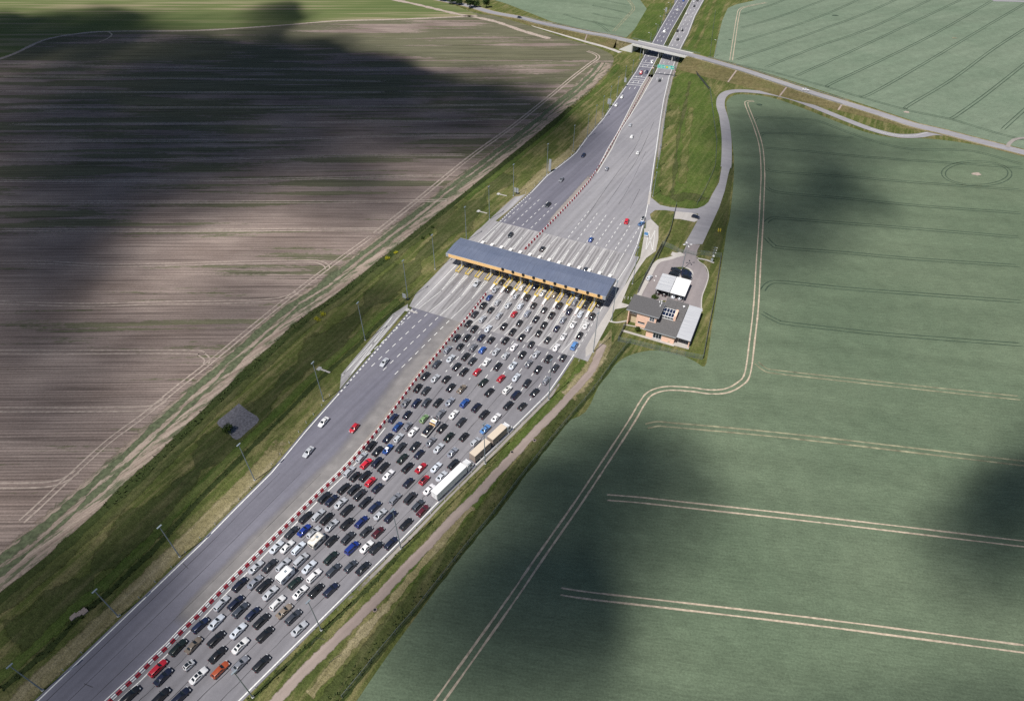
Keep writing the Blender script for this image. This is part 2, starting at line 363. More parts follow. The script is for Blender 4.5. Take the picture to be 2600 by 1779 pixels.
# ------------------------------------------------------------------ setting: ground, fields, verges
LE = [(20, 1852), (96, 1779), (303, 1581), (510, 1382), (600, 1290), (690, 1200), (775, 1097), (857, 1004), (1047, 786), (1152.7, 678), (1211.7, 618), (1270.5, 562.7), (1300, 534), (1350, 488.5), (1388, 448), (1446, 403), (1463.5, 388), (1489, 353), (1534, 300), (1549.8, 277), (1594.7, 213), (1617, 180), (1640, 137), (1656, 112), (1677, 73.6), (1711, 16), (1724, -5), (1768, -80)]
CE1 = [(240, 1820), (282, 1779), (311, 1752), (350, 1717), (390, 1677), (430, 1639.5), (465, 1602), (502.5, 1566), (552.5, 1513), (600, 1465), (647, 1418.5), (706, 1359), (761, 1304), (812.5, 1252.5), (865, 1202.5), (901, 1165), (930, 1131), (969, 1082.5), (1000, 1042), (1037.5, 991), (1066, 952.5), (1115, 896), (1152, 849), (1190, 804), (1232.5, 750), (1239, 742)]
CE2 = [(1333, 634), (1386, 580), (1424, 541), (1460, 503), (1493, 465), (1513.4, 436), (1535.8, 400), (1568.5, 341), (1597, 295), (1650, 197.5)]
CE3 = [(1663, 178), (1676, 148), (1690, 120), (1712, 76), (1754, 0), (1794, -75)]
RE = [(560, 1824), (606, 1779), (807, 1580), (1007.5, 1382), (1112.5, 1274), (1252, 1137), (1390, 1000), (1425, 950), (1457.5, 900), (1485, 857.5), (1520, 795), (1535, 775), (1567, 713), (1600, 670), (1618, 620), (1639, 549), (1649, 495), (1659.4, 420), (1666, 378), (1677, 300), (1684.6, 255), (1698, 198), (1714.7, 153.5), (1727, 123.5), (1746, 87), (1763, 42), (1786, 0), (1828, -80)]
LEW, CEW, REW = GL(LE), GL(CE1+CE2+CE3), GL(RE)
g = MB(); n = 60; x0, x1, y0, y1 = -3000, 3000, -1500, 6000
g.add([(x0, y0, 0), (x1, y0, 0), (x1, y1, 0), (x0, y1, 0)], [(0, 1, 2, 3)], 'verge grass'); structure(g, 'ground')

SOILEDGE = [(-120, 1600), (0, 1504), (130, 1400), (260, 1284), (387, 1164), (516, 1039), (645, 918), (774, 802), (860, 742), (1000, 630), (1150, 511), (1300, 392), (1375, 332), (1450, 267), (1500, 225), (1537, 187), (1556, 160), (1558, 148), (1552, 139), (1532, 128), (1500, 116), (1425, 95), (1350, 68), (1290, 50), (1250, 40), (1205, 33), (1125, 3), (1060, -20)]
TRACKN = [(-260, 215), (0, 150), (110, 103), (200, 86), (290, 80), (500, 78), (700, 66), (850, 54), (1000, 50), (1150, 44), (1215, 40)]
f = MB()
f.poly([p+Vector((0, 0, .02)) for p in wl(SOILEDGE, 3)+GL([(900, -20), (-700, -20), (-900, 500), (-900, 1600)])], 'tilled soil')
structure(f, 'field')
f = MB(); f.poly([p+Vector((0, 0, .03)) for p in wl(TRACKN, 3)+GL([(1170, 20), (1125, 3), (1080, -60), (300, -120), (-900, -60), (-700, 240)])], 'grassy stubble'); structure(f, 'field')
hl = wl(SOILEDGE[:17], 4)
f = MB(); f.soft(offset(hl, 6.0), 12, .035, 'headland soil'); f.soft(offset(hl, 9.6), 2.8, .042, 'weedy strip', jit=.3); f.soft(offset(hl, 5.6), 1.6, .041, 'weedy strip', jit=.8); structure(f, 'headland')
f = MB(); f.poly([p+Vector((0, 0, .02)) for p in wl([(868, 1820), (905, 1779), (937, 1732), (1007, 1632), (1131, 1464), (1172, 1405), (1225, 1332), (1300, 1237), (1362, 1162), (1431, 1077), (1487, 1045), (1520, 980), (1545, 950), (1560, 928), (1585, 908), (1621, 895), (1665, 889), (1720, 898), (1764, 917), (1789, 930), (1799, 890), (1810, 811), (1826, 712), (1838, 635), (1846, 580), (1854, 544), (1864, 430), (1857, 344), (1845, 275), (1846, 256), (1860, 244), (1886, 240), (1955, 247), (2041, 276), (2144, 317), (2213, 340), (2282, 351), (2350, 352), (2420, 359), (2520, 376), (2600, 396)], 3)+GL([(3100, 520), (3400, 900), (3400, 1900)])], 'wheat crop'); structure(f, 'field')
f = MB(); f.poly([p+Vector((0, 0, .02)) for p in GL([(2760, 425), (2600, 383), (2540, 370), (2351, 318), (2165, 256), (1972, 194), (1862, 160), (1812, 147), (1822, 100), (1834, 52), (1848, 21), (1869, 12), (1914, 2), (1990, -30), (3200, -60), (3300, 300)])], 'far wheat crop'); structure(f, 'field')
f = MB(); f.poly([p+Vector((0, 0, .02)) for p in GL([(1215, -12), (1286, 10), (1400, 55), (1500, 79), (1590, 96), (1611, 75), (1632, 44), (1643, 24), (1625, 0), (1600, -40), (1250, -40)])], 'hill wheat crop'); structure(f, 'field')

v = MB()
v.poly([p+Vector((0, 0, .03)) for p in GL([(1670, 390), (1658, 505), (1690, 518), (1760, 532), (1792, 522), (1822, 460), (1832, 400), (1834, 330), (1826, 262), (1800, 215), (1775, 188), (1760, 180), (1722, 190), (1705, 215), (1690, 290)])], 'lush grass')
v.poly([p+Vector((0, 0, .032)) for p in GL([(1830, 640), (1843, 580), (1850, 540), (1862, 430), (1855, 345), (1842, 280), (1836, 262), (1850, 345), (1848, 400), (1838, 450), (1818, 510), (1795, 560), (1768, 640)])], 'rough herbs')
HB = [(30, 1650), (200, 1490), (330, 1360), (470, 1225), (600, 1090), (740, 955), (860, 845), (960, 752), (1060, 662), (1150, 575), (1230, 500), (1300, 440)]
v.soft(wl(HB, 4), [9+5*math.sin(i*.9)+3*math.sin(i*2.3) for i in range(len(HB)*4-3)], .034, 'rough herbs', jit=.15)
LD = [(0, 1752), (75, 1690), (140, 1632), (190, 1577), (225, 1545), (275, 1505), (337, 1445), (390, 1395), (503, 1271), (602, 1172), (671, 1103), (740, 1035), (812, 962), (900, 885), (965, 820), (1030, 766)]
v.soft(wl(LD, 5), 1.6, .05, 'dark grass and ditch shade', jit=.3)  # left ditch: shade of its sides painted as a dark flat strip
v.soft(offset(wl(LD, 5), 3.2), 3.0, .045, 'lush grass', jit=.2)
v.soft(offset(wl(SOILEDGE[:14], 4), -1.6), 3.4, .04, 'dark grass and ditch shade', jit=.3)
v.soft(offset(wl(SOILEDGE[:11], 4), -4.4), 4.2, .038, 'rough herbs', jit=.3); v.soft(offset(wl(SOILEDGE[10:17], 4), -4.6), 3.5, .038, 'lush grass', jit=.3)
v.soft(offset(LEW[:7], 4.2), 5.0, .036, 'dry verge', jit=.1)
v.soft(offset(LEW[11:20], 3.6), 5.0, .036, 'dry verge', jit=.15)
RD = [(600, 1812), (645, 1767), (710, 1704), (800, 1622), (862, 1562), (925, 1502), (987, 1437), (1025, 1397), (1090, 1332), (1175, 1247), (1260, 1162)]
v.soft(wl(RD, 5), [.95]*31+[.95-.045*i for i in range(20)], .05, 'dark grass and ditch shade', jit=.35)  # right ditch: its shadow line painted as a dark strip, no hollow
FR = [(838, 1812), (870, 1772), (912, 1722), (960, 1662), (1015, 1597), (1050, 1557), (1112, 1479), (1195, 1375), (1250, 1310), (1320, 1217), (1384, 1137), (1431, 1080), (1500, 1000), (1555, 925), (1601, 868)]
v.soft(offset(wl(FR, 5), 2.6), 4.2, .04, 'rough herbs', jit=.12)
v.soft(offset(wl(FR[:9], 5), 7.2), 2.2, .043, 'dry verge', jit=.4)
v.soft(offset(wl(FR, 5), -.2), .9, .055, 'dark grass and ditch shade', jit=.35)
v.soft(offset(wl(FR[5:], 5), 8.2), 4.5, .037, 'lush grass', jit=.2)
v.soft(wl([(1706, 500), (1710, 459), (1715, 420), (1722, 350), (1735, 290), (1745, 240), (1752, 205)], 5), 1.7, .05, 'rough herbs', jit=.7); v.soft(wl([(1690, 500), (1694, 440), (1699, 380), (1706, 310), (1715, 260)], 5), 7, .048, 'verge grass', jit=.3); v.soft(wl([(1730, 470), (1738, 400), (1746, 330), (1756, 270)], 5), 3.5, .049, 'verge grass', jit=.5)
v.soft(wl([(1708, 508), (1728, 500), (1750, 498), (1768, 502), (1784, 510)], 4), 7, .045, 'rough herbs', jit=.2)
v.poly([p+Vector((0, 0, .045)) for p in wl(tile(1150, 650, 4, [(1610, 740), (1500, 880), (1440, 1040), (1500, 1080), (1570, 1000), (1610, 880), (1610, 740)]), 3)], 'dry verge')
for q in (((1650, 10), (1690, 8), (1680, 60), (1665, 100), (1640, 110), (1600, 98), (1620, 60)),):
    v.poly([p+Vector((0, 0, .03)) for p in GL(q)], 'lush grass')
v.poly([p+Vector((0, 0, .03)) for p in GL([(1790, -10), (1848, -10), (1830, 40), (1812, 140), (1800, 148), (1735, 128), (1755, 90), (1775, 40)])], 'lush grass')
for a in (0.35, .62): v.soft(wl([(1752, 125), (1775, 80), (1795, 30), (1812, -10)], 4), 2.5, .045, 'verge grass', off=(a-.5)*-26, jit=.3)
structure(v, 'grass_verge')
st = MB(); st.poly([p+Vector((0, 0, .06)) for p in wl(tile(0, 600, 2.324, [(1410, 985), (1465, 1030), (1530, 1080), (1460, 1150), (1395, 1200), (1340, 1150), (1280, 1100), (1345, 1040), (1410, 985)]), 3)], 'stone chippings'); structure(st, 'gravel')
d = MB(); d.soft(wl([(660, 1818), (707, 1772), (770, 1704), (832, 1644), (900, 1577), (970, 1507), (1025, 1446), (1087, 1383), (1145, 1320), (1212, 1255), (1260, 1202), (1312, 1147), (1362, 1092), (1412, 1042), (1450, 1000), (1482, 965), (1502, 940), (1518, 905), (1533, 872)], 5), 2.6, .06, 'dirt track', jit=.08)
d.soft(wl([(960, -8), (1040, 8), (1100, 22), (1160, 36), (1205, 44), (1260, 56), (1330, 80), (1400, 100)], 5), 4.5, .07, 'soil track', jit=.3)
d.soft(wl(TRACKN, 5), 3.2, .07, 'soil track', jit=.3)
d.soft(wl([(250, 108), (270, 100), (284, 90), (276, 82), (262, 80)], 4), 1.0, .075, 'bright soil track', jit=.3)
d.soft(wl([(1440, 1008), (1470, 975), (1500, 935), (1520, 898), (1534, 866)], 5), 5.5, .058, 'dry verge', jit=.2)
structure(d, 'dirt_track')

# wheel tracks of the farm machines
t = MB()
def pair(px, m, w=.5, gap=1.9, z=.06, sub=6, jit=.25):
    L = wl(px, sub)
    for s in (-1, 1): t.soft(offset(L, s*gap/2), w, z, m, jit=jit)
C24 = lambda pts, oy=600: tile(0, oy, 2.324, pts)
pair(C24([(-60, 155), (300, 156), (600, 172), (1000, 166), (1400, 155), (1800, 147), (1880, 152), (1925, 172), (1932, 195)]), 'soil track', .58)
pair(C24([(-60, 389), (500, 405), (900, 394), (1300, 388), (1600, 376), (1690, 358), (1760, 330)]), 'soil track', .58)
pair(C24([(-60, 682), (600, 682), (1130, 683), (1190, 698), (1222, 725), (1215, 755)]), 'soil track', .58)
pair(C24([(-60, 1022), (500, 1022), (800, 1018), (900, 1006), (980, 960)]), 'soil track', .58)
pair(C24([(-60, 1470), (200, 1468), (320, 1456), (390, 1430), (460, 1385)]), 'soil track', .58)
pair(C24([(120, 1690), (240, 1580), (400, 1430), (640, 1210), (850, 1055), (1050, 890), (1230, 750), (1460, 560), (1700, 365), (1950, 175), (2200, -5)]), 'soil track', .6, 2.0, .07)
pair([(946, 598), (1060, 508), (1190, 402), (1300, 322), (1390, 250), (1450, 200), (1495, 165), (1518, 148), (1512, 138), (1490, 130)], 'soil track', .9, 2.2, .07)
for L in ([(-50, 1356), (1000, 1361), (1700, 1356), (2270, 1352)], [(-50, 1192), (1000, 1194), (2324, 1188), (2650, 1180)], [(-50, 1068), (700, 1069), (1500, 1060), (2324, 1044), (2630, 1040)], [(-50, 940), (700, 947), (1300, 938), (2000, 920), (2780, 915)],
          [(-50, 832), (1300, 830), (2324, 803), (2930, 800)], [(-50, 736), (2324, 718), (3060, 700)], [(-50, 632), (1200, 636), (2324, 628), (3170, 615)], [(-50, 540), (1200, 546), (2324, 545)], [(-50, 450), (1000, 462), (2324, 482)], [(-50, 372), (900, 397), (2324, 417)]):
    pair(C24(L, 0), 'soil track', .75, 1.9, jit=.3)
MAINL = [(1040, 1880), (1115, 1779), (1294.5, 1527), (1375, 1409), (1461, 1286), (1539, 1169), (1602.5, 1071), (1630, 1024), (1652, 998), (1694, 986), (1754, 988.5), (1800, 994.5), (1843, 992), (1877.5, 975), (1898, 947.5), (1910, 861.5), (1919.5, 775.4), (1926, 663.5), (1932, 569), (1935, 500), (1937, 439), (1932.5, 375), (1919, 327), (1903, 286), (1895, 264), (1899, 258), (1916, 257)]
pair(MAINL, 'bright soil track', .52, 1.95, .07, 6, .3)
C29 = lambda pts, oy=500: tile(1800, oy, 2.905, pts)
DK = 'crop shadow track'
pair(C29([(420, 190), (450, 165), (530, 158), (1000, 194), (1500, 233), (2324, 301)]), DK, .5)
pair(C29([(420, 300), (470, 350), (540, 375), (1000, 412), (1500, 456), (2324, 511)]), DK, .5)
pair(C29([(395, 690), (440, 640), (540, 628), (1000, 674), (1600, 720), (2324, 773)]), DK, .5)
pair(C29([(385, 850), (500, 912), (600, 935), (1200, 1002), (1700, 1044), (2324, 1091)]), DK, .5)
pair(C29([(348, 1220), (420, 1275), (500, 1290), (700, 1313), (1200, 1368), (1700, 1422), (2324, 1486)]), 'patchy track', .5)
U0 = lambda pts: C29(pts, 0)
for L in ([(425, 1380), (520, 1420), (1000, 1464), (1600, 1522), (2324, 1573)], [(425, 1245), (500, 1268), (1000, 1302), (1600, 1352), (2324, 1403)], [(400, 1090), (700, 1115), (1200, 1162), (1700, 1197), (2000, 1217), (2324, 1241)], [(380, 1000), (440, 982), (800, 995), (1080, 1016)],
          [(335, 890), (380, 868), (650, 877), (800, 892), (1000, 967), (1250, 1052), (1500, 1102), (1800, 1105), (2000, 1127), (2324, 1217)]): pair(U0(L), DK, .5)
CI = U0([(1975+245*math.cos(a), 1280+88*math.sin(a)) for a in [k*math.pi/16 for k in range(33)]]); pair(CI, DK, .5)
pair([(1537, 1262), (1620, 1268.5), (1700, 1277), (2087, 1319.5), (2640, 1385)], 'bright soil track', .44, 2.0)
pair([(1420, 1500), (1500, 1512), (1700, 1534.5), (2087, 1580), (2640, 1652)], 'bright soil track', .46, 2.0)
pair([(1640, 1082), (1670, 1076), (1710, 1079), (1900, 1096), (2125, 1120), (2640, 1181)], 'patchy track', .55, 2.0)
for L in ([(400, 505), (800, 345), (1200, 205), (1650, -10)], [(625, 569), (1000, 402), (1400, 216), (1880, -10)], [(885, 640), (910, 615), (1300, 432), (1700, 232), (2100, 0)], [(1105, 710), (1200, 690), (1600, 462), (1900, 282), (2324, 32), (2420, -20)], [(1460, 800), (1475, 778), (1800, 582), (2100, 362), (2400, 170)],
          [(1780, 878), (1830, 850), (2050, 692), (2400, 415)], [(2155, 965), (2400, 745)], [(180, 450), (600, 302), (1100, 121), (1400, -10)], [(190, 322), (600, 201), (900, 91), (1120, -10)], [(220, 210), (500, 131), (880, -10)], [(230, 110), (480, 32), (560, -5)],
          [(190, 475), (400, 517), (620, 572), (880, 645), (1100, 712), (1500, 822), (1790, 882), (2150, 990), (2400, 1045)]): pair(U0(L), DK, .55, 2.0)
pair(U0([(162, 455), (185, 300), (212, 130), (232, 70), (300, 45), (430, 20)]), 'bright soil track', .55, 2.0)
C8 = lambda pts: tile(1540, 0, 8.014, pts)
pair(C8([(140, 650), (300, 470), (470, 290), (550, 185), (520, 100), (440, 0)]), 'patchy track', .6, 2.0)
for L in ([(-300, 110), (0, 172), (400, 270), (440, 300)], [(-300, 270), (0, 345), (330, 392)], [(-300, 430), (0, 520), (190, 560)], [(-200, -30), (100, 40), (490, 118)], [(-900, 280), (-600, 380), (-200, 480), (60, 660)]): pair(C8(L), DK, .5, 2.0)
structure(t, 'wheel_tracks')
# bare scrapes and trodden crop
b = MB()
for px, r, m in (((2480, 442), 2.2, 'soil track'), ((2423, 97), 1.8, 'patchy track'), ((2121, 40), 2.6, DK), ((1928, 266), 1.8, DK), ((1853, 101), 1.2, DK), ((2302, 285), 1.6, 'soil track')):
    c = G(*px); b.poly([c+Vector((math.cos(a)*r*random.uniform(.6, 1.2)*1.3, math.sin(a)*r*random.uniform(.6, 1.1), .075)) for a in [i*math.pi/9 for i in range(18)]], m)
structure(b, 'bare_patches')

# ------------------------------------------------------------------ roads
zA = .09
def strip(mb, a, b, z, m): mb.poly([Vector((p.x, p.y, z)) for p in list(a)+list(b)[::-1]], m)
nC = len(CE1)
iN = 12
r = MB()
CW1, CW2, CW3 = GL(CE1), GL(CE2), GL(CE3)
strip(r, offset(LEW, .75), CEW, zA, 'outbound asphalt'); 
strip(r, CW1+GL([(1260, 718)]), offset(REW, -.75)[:12]+GL([(1537, 772)]), zA, 'asphalt')
strip(r, GL([(1260, 718), (1315, 655)])+CW2+CW3, offset(REW[11:], -.75), zA, 'pale asphalt')
r.poly([G(x, y, zA-.012) for x, y in [(1706, 30), (1712, 12), (1713, -2), (1706, -40), (1722, -40), (1724, 0), (1722, 14), (1718, 24)]], 'outbound asphalt')
structure(r, 'road')
c = MB()
c.poly([P(u, v_, .11) for u, v_ in [(-33.6, -41.0), (-33.3, 31.7), (-33.4, 37.6), (-22, 37.3), (-10, 36.8), (20, 36.0), (42.1, 35.6), (42.2, -36.6), (42.2, -40.5), (30, -42), (12, -42.5), (-10, -42.5), (-25, -43)]], 'concrete lanes')
structure(c, 'road')
# pads and footways beside the lanes
p_ = MB()
p_.poly([G(x, y, .10) for x, y in tile(700, 700, 4, [(1345, 285), (1340, 322), (650, 1150), (655, 1110), (665, 1000), (780, 860), (900, 720), (1060, 530), (1190, 385)])], 'concrete lanes')
p_.poly([G(x, y, .10) for x, y in tile(1150, 400, 3.32, [(345, 545), (205, 690), (-20, 900), (60, 780), (130, 690), (310, 520), (440, 400), (520, 330), (560, 325), (620, 305), (500, 420)])], 'concrete lanes')
p_.poly([G(x, y, .125) for x, y in tile(1500, 580, 4.543, [(615, 0), (612, 100), (570, 340), (430, 600), (300, 800), (160, 1010), (30, 1220), (-60, 1380), (-60, 1480), (20, 1430), (100, 1280), (220, 1060), (280, 930), (430, 905), (440, 880), (355, 855), (450, 620), (560, 450), (640, 340), (750, 262), (780, 120), (780, 0)])], 'kerb concrete')
p_.poly([G(x, y, .10) for x, y in tile(1560, 420, 7.747, [(590, 1560), (610, 1250), (640, 900), (690, 600), (745, 650), (900, 778), (1100, 822), (1300, 838), (1500, 857), (1640, 845), (1770, 790), (1850, 720), (1930, 560), (2060, 330), (2115, 0), (2290, 0), (2240, 180), (2170, 500), (2060, 830), (1900, 1180), (1730, 1549), (1370, 1549), (1480, 1370), (1640, 1075), (1645, 950), (1400, 925), (1190, 905), (1000, 880), (800, 878), (700, 960), (720, 1050), (870, 1200), (860, 1350), (840, 1560)])], 'local road asphalt')
p_.poly([G(x, y, .105) for x, y in tile(1560, 420, 7.747, [(600, 1556), (640, 1100), (715, 1056), (866, 1200), (838, 1556)])], 'kerb concrete')
p_.poly([G(x, y, .125) for x, y in tile(1560, 420, 7.747, [(1190, 905), (1500, 930), (1630, 960), (1640, 1080), (1575, 1112), (1290, 1055), (1172, 1050)])], 'kerb concrete')
cr = tile(1800, 0, 2.905, [(1740, 990), (1650, 985), (1530, 1003), (1380, 1000), (1200, 955), (1000, 880), (700, 760), (540, 710), (400, 685), (250, 672), (150, 680), (97, 715), (85, 780), (110, 870), (128, 1000), (131, 1100), (129, 1190), (125, 1235)])
p_.ribbon(wl(cr, 5), [5.5]*66+[5.8]*20, .095, 'local road asphalt')
p_.poly([G(x, y, .108) for x, y in tile(1500, 580, 4.543, [(1110, 170), (1060, 290), (980, 330), (870, 350), (770, 400), (720, 480), (640, 640), (590, 760), (560, 830), (870, 830), (1100, 870), (1275, 960), (1270, 900), (1280, 780), (1330, 650), (1355, 540), (1320, 440), (1240, 380), (1215, 330), (1230, 250), (1262, 190)])], 'paver yard')
kb = MB()
def kerb(px, w, mb=None, z=.14): 
    L = wl(px, 5); m_ = mb or kb
    m_.ribbon(L, w, z, 'kerb concrete')
kerb(tile(1500, 580, 4.543, [(1070, 300), (1000, 318), (900, 350), (800, 372), (740, 420), (690, 510), (640, 610), (580, 720), (545, 800)]), 2.1)
kerb(tile(1500, 580, 4.543, [(1222, 330), (1245, 380), (1325, 442), (1357, 540), (1332, 650), (1284, 780), (1275, 900), (1285, 960)]), .45)
kerb(tile(1500, 580, 4.543, [(930, 290), (1000, 305), (1055, 290)]), 3.0, None, .147)
kerb(tile(1500, 580, 4.543, [(430, 1065), (300, 1085), (215, 1072)]), .8); kerb(tile(1500, 580, 4.543, [(380, 1110), (520, 1135), (630, 1170)]), .6)
kerb(tile(1500, 580, 4.543, [(600, 1245), (780, 1295), (960, 1345), (1130, 1390)]), .7)
kerb(tile(1500, 580, 4.543, [(1220, 345), (1330, 365), (1420, 400)]), 1.0)
kerb([(1646, 520), (1651, 488)], 1.2)
isl = tile(1500, 580, 4.543, [(1045+140*math.cos(a), 520+82*math.sin(a)) for a in [k_*math.pi/10 for k_ in range(21)]])
kb.poly([G(x, y, .15) for x, y in isl[:-1]], 'kerb concrete')
kb.poly([G(x, y, .17) for x, y in tile(1500, 580, 4.543, [(940, 470), (980, 445), (1060, 440), (1130, 470), (1165, 510), (1120, 500), (1060, 475), (1000, 470)])], 'rough herbs')
structure(kb, 'kerb')
structure(p_, 'pavement')
gs = MB()
gs.soft(offset(REW[17:24], -1.9), 1.6, .07, 'gravel strip', jit=.2)
strip(gs, GL([(1513.4, 436), (1543, 378), (1568.5, 336), (1600, 273.6), (1628, 218.7), (1645, 190)]), GL([(1516, 440), (1553.6, 378), (1574.8, 333.5), (1624.7, 255), (1649.7, 211), (1660, 190)]), .10, 'gravel strip')
gs.soft(offset(CW1[6:26], 3.0), [4+.3*i for i in range(20)], .102, 'dusty asphalt'); gs.soft(offset(CW1[14:25], .85), 1.6, .106, 'gravel strip'); gs.soft(offset(CW2[1:6], 1.3), [1.6, 2.4, 3, 3, 1.5], .10, 'gravel strip')
gs.soft(offset(REW[2:8], -1.5), .9, .07, 'gravel strip', jit=.4)
structure(gs, 'gravel')
md = MB(); strip(md, GL([(1645, 195), (1671, 143.5), (1684.7, 116), (1704.7, 77), (1749.6, 0), (1785, -60)]), GL([(1657, 198), (1680, 148.5), (1694.7, 123.5), (1719.7, 76), (1758, 0), (1800, -60)]), .10, 'rough herbs'); structure(md, 'grass_median')

# painted lines
m = MB(); Wm = 'white marking'; zM = .125
m.ribbon(LEW[:8], .34, zM, Wm); m.ribbon(LEW[13:], .34, zM, Wm)
def dashed_line(L, on, gap, w):
    acc = 0.0; per = on+gap
    for a, b in zip(L, L[1:]):
        d_ = (b-a); ln = d_.length; d_.normalize(); x = 0.0
        while x < ln:
            ph = (acc+x) % per
            if ph < on:
                e = min(ln, x+on-ph); m.ribbon([a+d_*x, a+d_*e], w, zM, Wm); x = e+1e-3
            else: x += per-ph+1e-3
        acc += ln
dashed_line(LEW[7:9], 1.0, 1.0, .5); dashed_line([LEW[11], LEW[12], LEW[13]], 1.0, 1.0, .45)
m.ribbon([P(-33, -38.6), P(-1, -37.5), P(20, -36.9), P(42, -35.3)], .26, zM, Wm)
m.ribbon(REW[:9], .34, zM, Wm); dashed_line([P(-31, 31.6), P(-4, 31.9)], 2, 1.5, .22); m.ribbon([P(-3, 32), P(20, 32.1), P(36, 32.8), P(51, 31.9)], .26, zM, Wm); m.ribbon(REW[14:], .34, zM, Wm)
m.ribbon(offset(CW1[:17], 1.25), .26, zM, Wm); m.ribbon(offset(CW1[:18], -1.45), .3, zM, Wm)
m.ribbon(GL([(1513.4, 436), (1543, 378), (1568.5, 336), (1600, 273.6), (1628, 218.7), (1642, 196), (1671, 143.5), (1684.7, 116), (1704.7, 77), (1749.6, 0), (1785, -60)]), .32, zM+.004, Wm)
m.ribbon(GL([(1516, 440), (1553.6, 378), (1574.8, 333.5), (1600, 295), (1624.7, 255), (1649.7, 211), (1667, 180), (1680, 148.5), (1694.7, 123.5), (1719.7, 76), (1758, 0), (1800, -60)]), .32, zM+.004, Wm)
def between(A, B, fr): return [a.lerp(b, fr) for a, b in zip(A, B)]
LL = GL([(1645, 127), (1656, 112), (1677, 73.6), (1711, 16), (1735, -25)]); LR = GL([(1676, 132), (1686.5, 112), (1706, 74), (1740.5, 16), (1762, -25)])
RL = GL([(1684, 141), (1694.7, 123.5), (1719.7, 76), (1758, 0), (1775, -30)]); RR = GL([(1719, 141), (1727, 123.5), (1752, 76), (1786, 0), (1802, -30)])
for A, B, fs in ((LL, LR, (.3, .65)), (RL, RR, (.28, .62))):
    for fr in fs: dashed_line(between(A, B, fr), 4, 8, .3)
for fr in (.3, .65): dashed_line(between(GL([(1586, 228), (1640, 137), (1652, 118)]), GL([(1624, 226), (1671, 143.5), (1682, 122)]), fr), 4, 8, .3)
for fr in (.28, .62): dashed_line(between(GL([(1655, 203), (1680, 148.5)]), GL([(1697, 203), (1714.7, 153.5)]), fr), 4, 8, .3)
for y in (216, 211, 205.5, 201, 195.5, 170.5, 165, 160, 144, 140):                      # rumble bars before the plaza
    a, b = G(1594.7+(213-y)*.67, y-1.5), G(1628+(218.7-y)*.60, y+2.5); m.ribbon([a.lerp(b, .03), a.lerp(b, .97)], .55, zM+.002, Wm)
IV = [-34.2+4.808*i for i in range(14)]
def lanes(u0, u1, v0, v1, **kw): m.ribbon([P(u0, v0), P(u1, v1)], .2, zM, Wm)
def hatch(ua, ub, v0, half):                                                              # chevrons in the nose of an island
    s = 1 if ub > ua else -1; L = abs(ub-ua)
    for sd in (-1, 1): m.ribbon([P(ua, v0+sd*half), P(ub, v0)], .17, zM, Wm)
    n_ = int(L/1.15)
    for i in range(n_):
        w_ = half*(1-i/n_)*.9
        if w_ < .18: continue
        u_ = ua+s*i*1.15
        for sd in (-1, 1): m.ribbon([P(u_+s*.5, v0), P(u_, v0+sd*w_)], .22, zM+.003, Wm)
for i, v0 in enumerate(IV):
    e = -12.1+4.86*(i-5)
    if i < 5:
        if i < 4:
            hatch(-4.6, -19, v0, .75); lanes(-19, -33.2, v0, v0-1.6-.3*(3-i)); ve = v0-1.6-.3*(3-i); dashed_line([P(-34.6, ve-.15), P(-72, ve-3.6)], 2.1, 2.1, .26)
            hatch(23.2, 35, v0, .7); lanes(35, 42, v0, v0+.3); dashed_line([P(43.5, v0+.5), P(71, v0+3.2)], 2.1, 2.1, .26)
    else:
        hatch(-9.8, -24, v0, .72); lanes(-24, -33.2, v0, e)
        dashed_line([P(-34.8, e+.0), P(-61, e-1.2)], 2.1, 2.1, .26)
        hatch(23.0, 35, v0, .7); 
        nv = -9.2+4.69*(i-5); lanes(35, 42.2, v0, nv)
        if i > 6: dashed_line([P(43.5, nv), P(73-1.0*(i-7), nv+.8-.12*(i-7))], 2.1, 2.1, .28)
# parking-bay boxes on the pads
def line_px(pts, w=.2, z=None): m.ribbon(GL(pts), w, z or .128, Wm)
B1 = tile(700, 700, 4, [(1205, 392), (1258, 402), (740, 1030), (675, 1018), (1205, 392)]); line_px(B1)
line_px(tile(700, 700, 4, [(1205, 392), (740, 1030)])); line_px(tile(700, 700, 4, [(1150, 520), (690, 1000)]))
B2 = tile(1500, 580, 4.543, [(665, 30), (632, 255), (712, 262), (742, 20)]); line_px(B2, .2, .14); line_px(tile(1500, 580, 4.543, [(665, 30), (712, 262)]), .2, .14); line_px(tile(1500, 580, 4.543, [(742, 20), (632, 255)]), .2, .14)
for x, y in ((1665, 702), (1661, 712)): pass
line_px(tile(1500, 580, 4.543, [(752, 545), (752, 560)]), .5, .115); line_px(tile(1500, 580, 4.543, [(733, 595), (733, 608)]), .5, .115)
line_px(tile(1800, 0, 2.905, [(1190, 950), (1300, 985), (1420, 1003), (1530, 1000), (1650, 968)]), .25, .13)
structure(m, 'road_marking')
cs = MB()                                                # sealed joints along the lanes
for fr in (.22, .45, .68, .86):
    A = CW1[0:20]; Bq = [REW[0].lerp(REW[7], k_/19) for k_ in range(20)]
    L = between(A, Bq, fr); cs.ribbon([p+Vector((random.uniform(-.15, .15), 0, 0)) for p in smooth_line(L, 3)], .13, .118, 'crack seal', jit=.6)
for fr in (.12, .42, .72):
    cs.ribbon(smooth_line([LEW[k_].lerp(CW1[[0, 1, 6, 11, 13, 14][k_]], fr) for k_ in range(6)], 4), .1, .118, 'crack seal', jit=.6)
for px in ([(1484, 560), (1545, 470), (1610, 380), (1632, 330)], [(1570, 520), (1600, 470), (1640, 385)], [(1540, 520), (1580, 462), (1620, 400), (1660, 310)], [(1600, 530), (1625, 480)]): cs.ribbon(wl(px, 5), .14, .118, 'crack seal', jit=.5)
